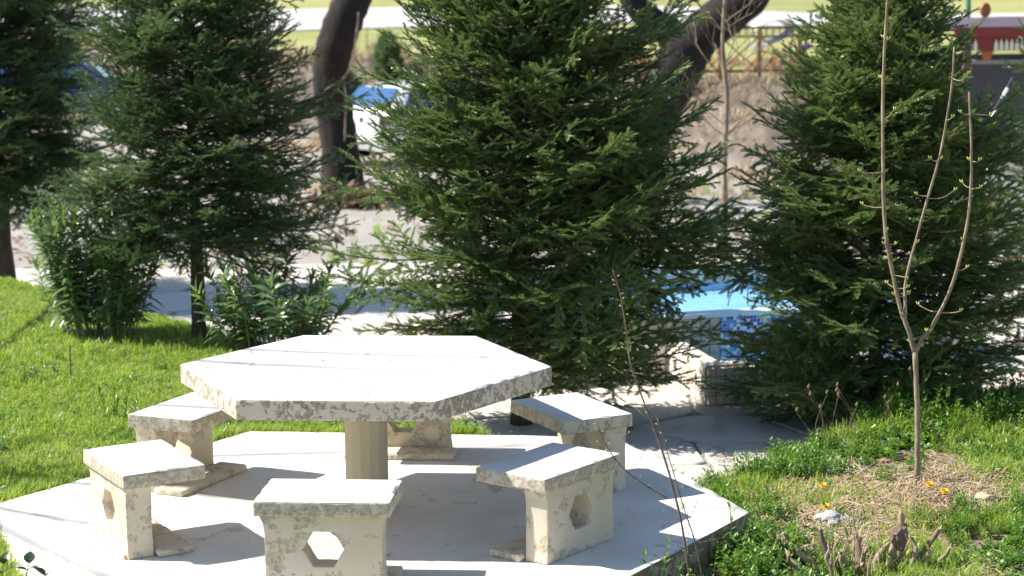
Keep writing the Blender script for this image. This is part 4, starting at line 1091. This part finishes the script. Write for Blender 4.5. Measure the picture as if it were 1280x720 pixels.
# ------------------------------------------------------------------ kiosk at the right
def kiosk():
    g = float(hard(7, 15.6)); root = empty('garden_kiosk', (6.42, 15.4, g), R(-2), 'kiosk with shade darkened walls under a dark red roof with a fringe of pale pickets', 'kiosk')
    W = 4.6; top = 1.76-g
    MB().box((W/2-.15, 1.3, (top-.42)/2), (W+.3, 2.2, top-.42)).build('wall', M['wall_shade'], root)
    MB().box((W/2+.05, .17, top-.40), (W-.1, .10, .05)).build('ledge', M['ledge'], root)
    rf = MB(); e = .12
    rf.add([(-.12, -.25, top), (W, -.25, top), (W, 2.7, top), (-.12, 2.7, top), (-.12, -.25, top+.05), (W, -.25, top+.04), (W, 2.7, top+.04), (-.12, 2.7, top+.04), (.7, 1.2, top+.12), (W-.7, 1.2, top+.12)],
           [(0, 3, 2, 1), (0, 1, 5, 4), (1, 2, 6, 5), (2, 3, 7, 6), (3, 0, 4, 7), (4, 5, 9, 8), (5, 6, 9), (6, 7, 8, 9), (7, 4, 8)])
    rf.build('roof', M['roof_dark'], root)
    MB().box((W/2-.06, -.262, top-.02), (W+.14, .03, .11)).build('fascia', M['red'], root)
    n = int(W/.063)
    for i in range(n):
        x = -.02+i*.063+.03
        pk = MB().add([(x-.022, -.235, top-.235), (x+.022, -.235, top-.235), (x+.022, -.235, top-.16), (x, -.235, top-.095), (x-.022, -.235, top-.16), (x-.022, -.215, top-.235), (x+.022, -.215, top-.235), (x+.022, -.215, top-.16), (x, -.215, top-.095), (x-.022, -.215, top-.16)],
            [(0, 1, 2, 3, 4), (9, 8, 7, 6, 5), (0, 5, 6, 1), (1, 6, 7, 2), (2, 7, 8, 3), (3, 8, 9, 4), (4, 9, 5, 0)])
        if i not in (3, 4, 5): pk.build('sunlit_gap', M['cream'], root)  # pale solids added where sunlit ground shows through the fascia cutouts
    MB().box((W/2-.06, -.20, top-.14), (W, .02, .2)).build('backing_board', M['red'], root)
    for x in (.04, 1.25, 2.6, 3.9): MB().box((x, -.2, (top-.1)/2), (.09, .09, top-.1)).build('post', M['rust_dark'], root)
    # terracotta pot on the ledge
    pt = empty('flower_pot', (6.42+.33, 15.42, g+top-.374), 0, 'terracotta pot on the grey ledge under the kiosk roof', 'pot')
    v = []; k = 16; pr = [(.045, 0), (.075, .10), (.088, .10), (.088, .125), (.075, .125), (.07, .10)]
    for rr, z in pr: v += [(rr*math.cos(6.2832*i/k), rr*math.sin(6.2832*i/k), z) for i in range(k)]
    f = [(l*k+i, l*k+(i+1) % k, (l+1)*k+(i+1) % k, (l+1)*k+i) for l in range(5) for i in range(k)]+[tuple(range(k))[::-1], tuple(5*k+i for i in range(k))]
    link('pot_body', mesh('pot_body', v, f, M['terracotta'], smooth=True), pt)
    sp = empty('round_sign', (7.17, 17.4, g), 0, 'small round red sign on a thin post above the kiosk roof', 'sign')
    MB().tube([(0, 0, -.1), (0, 0, 1.92-g)], .018, 8).build('post', M['rust_dark'], sp)
    dk = MB(); k = 24
    dk.add([(.095*math.cos(6.2832*i/k), -.03, 1.94-g+.095*math.sin(6.2832*i/k)) for i in range(k)]+[(.095*math.cos(6.2832*i/k), .0, 1.94-g+.095*math.sin(6.2832*i/k)) for i in range(k)], [tuple(range(k)), tuple(range(k, 2*k))[::-1]]+[(i, k+i, k+(i+1) % k, (i+1) % k) for i in range(k)])
    dk.build('disc', M['orange'], sp, rot=(0, 0, R(38)))
    lp = empty('green_pole', (8.44, 24, float(hard(8.44, 24))), 0, 'slim green pole in the meadow behind the kiosk', 'pole')
    MB().tube([(0, 0, -.1), (0, 0, 4.6)], [.05, .04], 10).build('shaft', M['green_paint'], lp, True); MB().tube([(0, 0, 4.6), (0, 0, 4.72)], [.07, .03], 10).build('cap', M['green_paint'], lp, True)
kiosk()
def right_bits():
    z = float(hard(6, 9.8)); root = empty('board_fence', (5.3, 9.85, z), 0, 'low red brown board fence at the right edge', 'fence')
    for i in range(16): MB().box((.055+i*.11, 0, .12), (.098, .025, .27+.006*(i % 3))).build('board', M['redwood'], root)
    for zz in (.05, .2): MB().box((.88, .03, zz), (1.76, .03, .04)).build('rail', M['redwood'], root)
    po = empty('orange_post', (5.28, 9.05, float(hard(5.28, 9.05))), 0, 'rusty orange post seen between the fir branches at right', 'post')
    zz = .46-float(hard(5.28, 9.05)); MB().box((0, 0, zz/2), (.06, .06, zz)).build('shaft', M['orange'], po); MB().box((0, 0, zz+.012), (.075, .075, .02)).build('cap', M['rust_dark'], po)
    bar = empty('striped_pole', (5.16, 10, float(hard(5.2, 10))), 0, 'slanting black and white striped barrier pole at the right', 'pole')
    g = float(hard(5.2, 10)); a, b = Vector((.0, 0, .42-g)), Vector((.58, 0, 1.52-g)); n = 11
    for i in range(n): MB().tube([a.lerp(b, i/n), a.lerp(b, (i+1)/n)], .017, 10).build('band', M['white'] if i % 2 else M['black'], bar)
    MB().box((0, 0, (.42-g)/2), (.12, .12, .42-g)).build('stand', M['wall_shade'], bar)
    cw = empty('white_wall', (6.1, 12.4, float(hard(6, 12.4))), 0, 'pale rendered wall end beyond the right edge fir', 'wall')
    c = MB().box((.75, .1, .48), (1.5, .2, 1.05)).build('render', M['cream'], cw); MB().box((.75, .1, 1.03), (1.56, .26, .05)).build('coping', M['ledge'], cw)
right_bits()

# ------------------------------------------------------------------ small things in the bed and on the lawn
def stump():
    r = random.Random(23); random.seed(23); x, y = 2.42, -.72; root = empty('shrub_stump', (x, y, gz(x, y)), 0, 'cut back shrub stump with splintered branch stubs in the bottom right corner', 'stump')
    spec = [(-.02, .02, .20, -.02, .05, .026), (.06, .0, .16, .12, .0, .02), (.17, .02, .30, .03, .0, .022), (.30, .0, .24, .14, .0, .016), (-.17, .05, .22, -.06, .03, .018), (-.26, .0, .14, -.12, .0, .016), (.1, -.06, .12, .02, -.05, .02), (-.1, -.05, .15, -.03, -.05, .022), (.24, -.03, .15, .02, .0, .014), (-.33, .03, .1, -.05, .05, .013), (.0, .08, .16, .02, .06, .014), (.38, .02, .12, .1, .03, .014), (-.05, -.1, .1, .03, -.03, .016), (.2, .08, .14, -.05, .05, .013)]+[(r.uniform(-.38, .34), r.uniform(-.1, .12), r.uniform(.06, .17), r.uniform(-.08, .08), r.uniform(-.03, .03), r.uniform(.007, .014)) for _ in range(20)]
    for px, py, h, dx, dy, rad in spec:
        h *= 1 if px == .17 else .95; dx *= .45; rad *= .8; c = bezier([(px*.8, py*.8, -.05), (px*.9+r.uniform(-.015, .015), py, h*.4), (px+dx*.5+r.uniform(-.006, .006), py+dy*.5, h*.75), (px+dx, py+dy, h)], 3)
        o = MB().tube(c, list(np.linspace(rad*1.2, rad*.85, len(c))), 9, cap=False, wob=.2).build('stub', M['bark_stub'] if r.random() < .75 else M['bark_twig'], root, True)
        e, d = c[-1], (c[-1]-c[-2]).normalized(); sp = MB()
        for k in range(5):
            q = e+Vector((r.uniform(-1, 1), r.uniform(-1, 1), 0))*rad*.5; sp.tube([q-d*.015, q+d*r.uniform(.004, .03)], [rad*.42, rad*.16], 5)
        sp.build('cut_end', M['cutwood'], o)
    kn = MB()
    bmh = bmesh.new(); bmesh.ops.create_icosphere(bmh, subdivisions=3, radius=.045)
    for v in bmh.verts: v.co = Vector((v.co.x, v.co.y, v.co.z*1.3))*(1+.5*noise.noise(v.co*40))
    me = bpy.data.meshes.new('knot'); bmh.to_mesh(me); bmh.free(); me.materials.append(M['bark_twig']); link('knot', me, root, (.18, .02, .19))
    for k in range(12):
        a = r.uniform(0, 6.28); rr = r.uniform(.05, .35); MB().tube(bezier([(rr*math.cos(a), rr*math.sin(a)*.5, 0), (rr*math.cos(a)*1.1, rr*math.sin(a)*.5, .1), (rr*math.cos(a)*1.2+r.uniform(-.05, .05), rr*math.sin(a)*.5, r.uniform(.16, .34))], 3), [.004]*4+[.0025]*3, 5).build('dry_stem', M['straw'], root, True)
    lf = leaf_mesh('leaf', .04, .016, M['bud_leaf'], .3, .1, 3)
    for k in range(46):
        o = link('leaf', lf, root, (r.uniform(-.36, .36), r.uniform(-.10, .10), r.uniform(.03, .17))); o.rotation_euler = (R(r.uniform(20, 75)), 0, r.uniform(0, 6.28)); f = r.uniform(.6, 1.2); o.scale = (f, f, f)
stump()
def rock(name, loc, size, seed, label, mat=None, cat='stone', group=None):
    bm = bmesh.new(); bmesh.ops.create_icosphere(bm, subdivisions=3, radius=1)
    for v in bm.verts:
        n = v.co.normalized(); k = 1+.35*noise.noise(n*1.6+Vector((seed, 0, 0)))+.12*noise.noise(n*5+Vector((seed, 2, 0)))
        v.co = Vector((n.x*size[0], n.y*size[1], n.z*size[2]))*k
    me = bpy.data.meshes.new(name); bm.to_mesh(me); bm.free(); me.materials.append(mat or M['rock'])
    return tag(link(name, me, None, loc), label, cat, group)
rock('stone', (2.40, .10, gz(2.4, .1)+.03), (.10, .07, .055), 1, 'white angular stone lying in the grass above the stump')
rock('stone', (2.29, .0, gz(2.29, 0)+.01), (.05, .04, .05), 2, 'small pinkish stone leaning against the white stone', M['cutwood'])
rock('stone', (3.25, .35, gz(3.25, .35)+.02), (.06, .04, .03), 4, 'flat pale stone right of the sapling foot', M['cutwood'])
rock('pebble', (-1.10, -.80, .008), (.022, .018, .015), 3, 'small brown pebble on the platform beside the leftmost stool', M['cutwood'], 'pebble')
def dandelion(x, y, label, h=.05, face=(0, -.4)):
    root = empty('dandelion', (x, y, gz(x, y)), 0, label, 'flower', 'yellow dandelions in the bed')
    MB().tube(bezier([(0, 0, -.01), (.005, 0, h*.5), (0, -.005, h)], 3), .0025, 5).build('stalk', M['weed'], root, True)
    mb = MB(); r = random.Random(int(x*100))
    for ring, (n, L, el) in enumerate(((22, .026, 12), (18, .021, 32), (12, .014, 58))):
        for i in range(n):
            a = 6.2832*i/n+r.uniform(-.1, .1); d = Vector((math.cos(a)*math.cos(R(el)), math.sin(a)*math.cos(R(el)), math.sin(R(el)))); s = Vector((-math.sin(a), math.cos(a), 0))*.003; q = Vector((0, 0, 0))
            mb.add([q-s*.5, q+s*.5, d*L*r.uniform(.85, 1.1)+s, d*L-s], [(0, 1, 2, 3)])
    mb.build('flower_head', M['petal_yellow'], root, loc=(0, -.006, h), rot=(R(22), 0, 0))
for (x, y, h), l in zip(((2.99, .50, .06), (3.05, .40, .05), (2.44, .66, .07), (2.40, .30, .06), (2.22, .70, .05)), ('dandelion touching the foot of the sapling', 'dandelion just right of and below the one at the sapling foot', 'dandelion in the dry grass above the white stone', 'dandelion between the white stone and a brown dead leaf', 'dandelion in the long grass nearest the platform corner')): dandelion(x, y, l, h)
rb = random.Random(5); bf = MB()
for k in range(14):
    x, y = rb.gauss(2.75, .22), rb.gauss(.98, .16); z = gz(x, y)+rb.uniform(.05, .12)
    for i in range(5):
        a = 1.2566*i; d = Vector((math.cos(a), math.sin(a)*.6, .5+.5*math.sin(a)))*.011; s = Vector((-math.sin(a), math.cos(a), 0))*.004
        bf.add([(x, y, z), Vector((x, y, z))+d*.6+s, Vector((x, y, z))+d, Vector((x, y, z))+d*.6-s], [(0, 1, 2, 3)])
tag(bf.build('blue_flowers', M['petal_blue']), kind='stuff')
dl = random.Random(8); dm = MB()
for k in range(16):
    x, y = dl.uniform(-3.2, -1.6), dl.uniform(1.5, 6.2)
    if lawn_edge(y) < x: continue
    z = gz(x, y)+.05; n = 8
    dm.add([(x, y, z+.004)]+[(x+.008*math.cos(6.2832*i/n), y+.008*math.sin(6.2832*i/n), z) for i in range(n)], [(0, 1+i, 1+(i+1) % n) for i in range(n)])
tag(dm.build('daisies', M['white']), kind='stuff')

LF = leaf_mesh('leaf', .055, .02, M['weed'], .3, .2, 3); LFB = leaf_mesh('leaf', .06, .034, M['weed'], .3, .25, 4); LFD = leaf_mesh('leaf', .11, .085, M['darkleaf'], .2, .25, 4)
def sprig(name, x, y, z, hs, label, leaf, gap=.028, cat='plant', scale=1.0, seed=1, el=30):
    r = random.Random(seed); root = empty(name, (x, y, z), 0, label, cat)
    for dx, dy, h in hs:
        c = bezier([(dx, dy, -.04), (dx*1.2, dy, h*.5), (dx*1.5+r.uniform(-.02, .02), dy*1.3, h)], 4); MB().tube(c, list(np.linspace(.004, .0015, len(c))), 5).build('stem', M['weed'], root, True)
        s = h*.22; k = 0
        while s <= h:
            i = min(len(c)-1, int(s/h*(len(c)-1)+.5))
            for q in (0, 1):
                a = k*1.57+q*math.pi+r.uniform(-.35, .35); e = R(el+35*(s/h)**2+r.uniform(-12, 12))
                o = link('leaf', leaf, root, c[i]); o.rotation_euler = (e, 0, a); f = scale*r.uniform(.7, 1.15)*(1-.3*(s/h)); o.scale = (f, f, f)
            s += gap; k += 1
    return root
sprig('weed', 1.44, -1.02, gz(1.44, -1.05), [(0, 0, .26), (-.07, .02, .19), (.05, -.03, .16)], 'bright green leafy weed against the shaded platform edge at the bottom', LF, .024, 'weed', 1.0, 2)
sprig('weed', 1.82, -.42, gz(1.82, -.42), [(0, 0, .3), (.06, .02, .2), (-.03, -.03, .14), (.1, -.02, .16)], 'leafy weed climbing beside the right corner of the platform', LF, .03, 'weed', 1.05, 3)
sprig('weed', 1.62, 1.0, gz(1.66, .9), [(0, 0, .17), (.07, .05, .19), (.14, .0, .17), (.23, .05, .18), (-.06, .02, .12)], 'round leaved plants at the back edge of the bed beside the paving', LFB, .045, 'weed', 1.0, 4, 45)
sprig('weed', -1.72, 2.35, gz(-1.72, 2.35), [(0, 0, .22), (.06, 0, .2), (-.06, .02, .2), (.02, -.05, .16), (.1, .03, .15)], 'taller leafy weed in the lawn left of the stool by the table', LF, .022, 'weed', 1.2, 5, 50)
sprig('ivy_plant', -1.57, -1.30, gz(-1.57, -1.3)+.03, [(0, 0, .13), (.09, .02, .14), (-.06, .0, .12), (.15, -.02, .1), (-.16, .04, .14)], 'dark green leaves poking in at the bottom left corner', LFD, .05, 'plant', .8, 6, 20)
st = empty('stake', (-2.24, 3.56, gz(-2.24, 3.56)), 0, 'thin dark stake standing upright in the lawn', 'stake')
MB().tube([(0, 0, -.05), (.003, 0, .24)], .005, 6).build('rod', M['bark_twig'], st); MB().tube([(.003, 0, .24), (.003, 0, .252)], [.007, .004], 6).build('tip', M['bark_twig'], st)
def dry_stalks():
    r = random.Random(31); root = empty('dry_stalks', (2.72, 1.72, gz(2.72, 1.72)), 0, 'dry brown seed stalks standing before the right fir', 'dry plant')
    for k in range(14):
        x, y = r.uniform(-.25, .5), r.uniform(-.3, .2); h = r.uniform(.18, .42); c = bezier([(x, y, -.03), (x+r.uniform(-.03, .03), y, h*.5), (x+r.uniform(-.09, .09), y, h)], 3)
        o = MB().tube(c, list(np.linspace(.0035, .0015, len(c))), 4).build('stalk', M['bark_twig'], root, True)
        MB().tube([c[-1], c[-1]+Vector((0, 0, .015)), c[-1]+Vector((.004, 0, .032))], [.003, .009, .002], 6).build('seed_head', M['dryleaf'], o, True)
dry_stalks()
def litter():
    r = np.random.default_rng(77); n = 160; x = r.normal(-1.35, .3, n); y = r.normal(19.4, .15, n)
    P = np.stack([x, y, ground_z(x, y)+r.uniform(0, .30, n)], 1); scatter('leaf_litter', P, np.stack([r.normal(0, .6, n), r.normal(0, .6, n), r.uniform(0, 6, n)], 1), r.uniform(.1, .2, n), r.integers(0, 2, n), DL)
litter()

def debris():
    "fallen needles, bud scales and grit on the slab and the tabletop"
    g = [proto('bit', straw_mesh(61, 2, M['dryleaf'], .10)), proto('bit', straw_mesh(62, 3, M['bark_twig'], .05))]
    r = np.random.default_rng(5); n = 900
    x = r.uniform(-2, 2, n); y = r.uniform(-1.9, 1.9, n); k = in_plat(x, y, -.02)
    edge = ~in_plat(x, y, -.25); k &= edge | (r.random(n) < .35); x, y = x[k], y[k]; m = len(x)
    scatter('grit', np.stack([x, y, np.full(m, .001)], 1), np.stack([r.normal(0, .1, m), r.normal(0, .1, m), r.uniform(0, 6, m)], 1), r.uniform(.006, .022, m), r.integers(0, 2, m), g)
    n = 60; a = r.uniform(0, 6.28, n); q = .8*np.sqrt(r.random(n))
    scatter('table_grit', np.stack([q*np.cos(a), q*np.sin(a), np.full(n, .761)], 1), np.stack([r.normal(0, .1, n), r.normal(0, .1, n), r.uniform(0, 6, n)], 1), r.uniform(.014, .042, n), r.integers(0, 2, n), g)
debris()

def on_carpark(x, y):
    yb = np.minimum(np.maximum(27.0, 35.6-(x+3.5)*.96), 40); return (y > 9.9) & (y < yb-2) & (np.abs((x-.69)/(y+10.36)) < .26) & (masks(x, y)[0] < .1)
field('carpark_litter', 5000, (-9, 9, 9.8, 34), on_carpark, DL, (.05, .13), .3, 91, (.35, .06))
field('carpark_weeds', 5000, (-9, 9, 9.8, 34), on_carpark, [BR[1], GT[0]], (.08, .22), .3, 92, (.28, .18))

NB = [proto('needle_litter', straw_mesh(71, 18, M['dryleaf'], .012)), proto('needle_litter', straw_mesh(72, 12, M['bark_twig'], .010))]
def paving_litter():
    r = np.random.default_rng(15); n = 2600; x = r.uniform(-3, 5, n); y = r.uniform(1.5, 9, n); lawn, bed = masks(x, y)
    k = (lawn < .05) & (bed < .05) & ~in_plat(x, y, .02) & view(x, y) & ~((x > 1.2) & (y > 3.3))
    d = np.minimum(np.hypot(x-.9, y-2.9), np.hypot(x+1.4, y-5.3)); k &= r.random(n) < np.clip(1.25-d/2.4, .06, 1); x, y = x[k], y[k]; m = len(x)
    scatter('fallen_needles', np.stack([x, y, np.full(m, -.243)], 1), np.stack([r.normal(0, .05, m), r.normal(0, .05, m), r.uniform(0, 6, m)], 1), r.uniform(.03, .09, m), r.integers(0, 2, m), NB)
paving_litter()
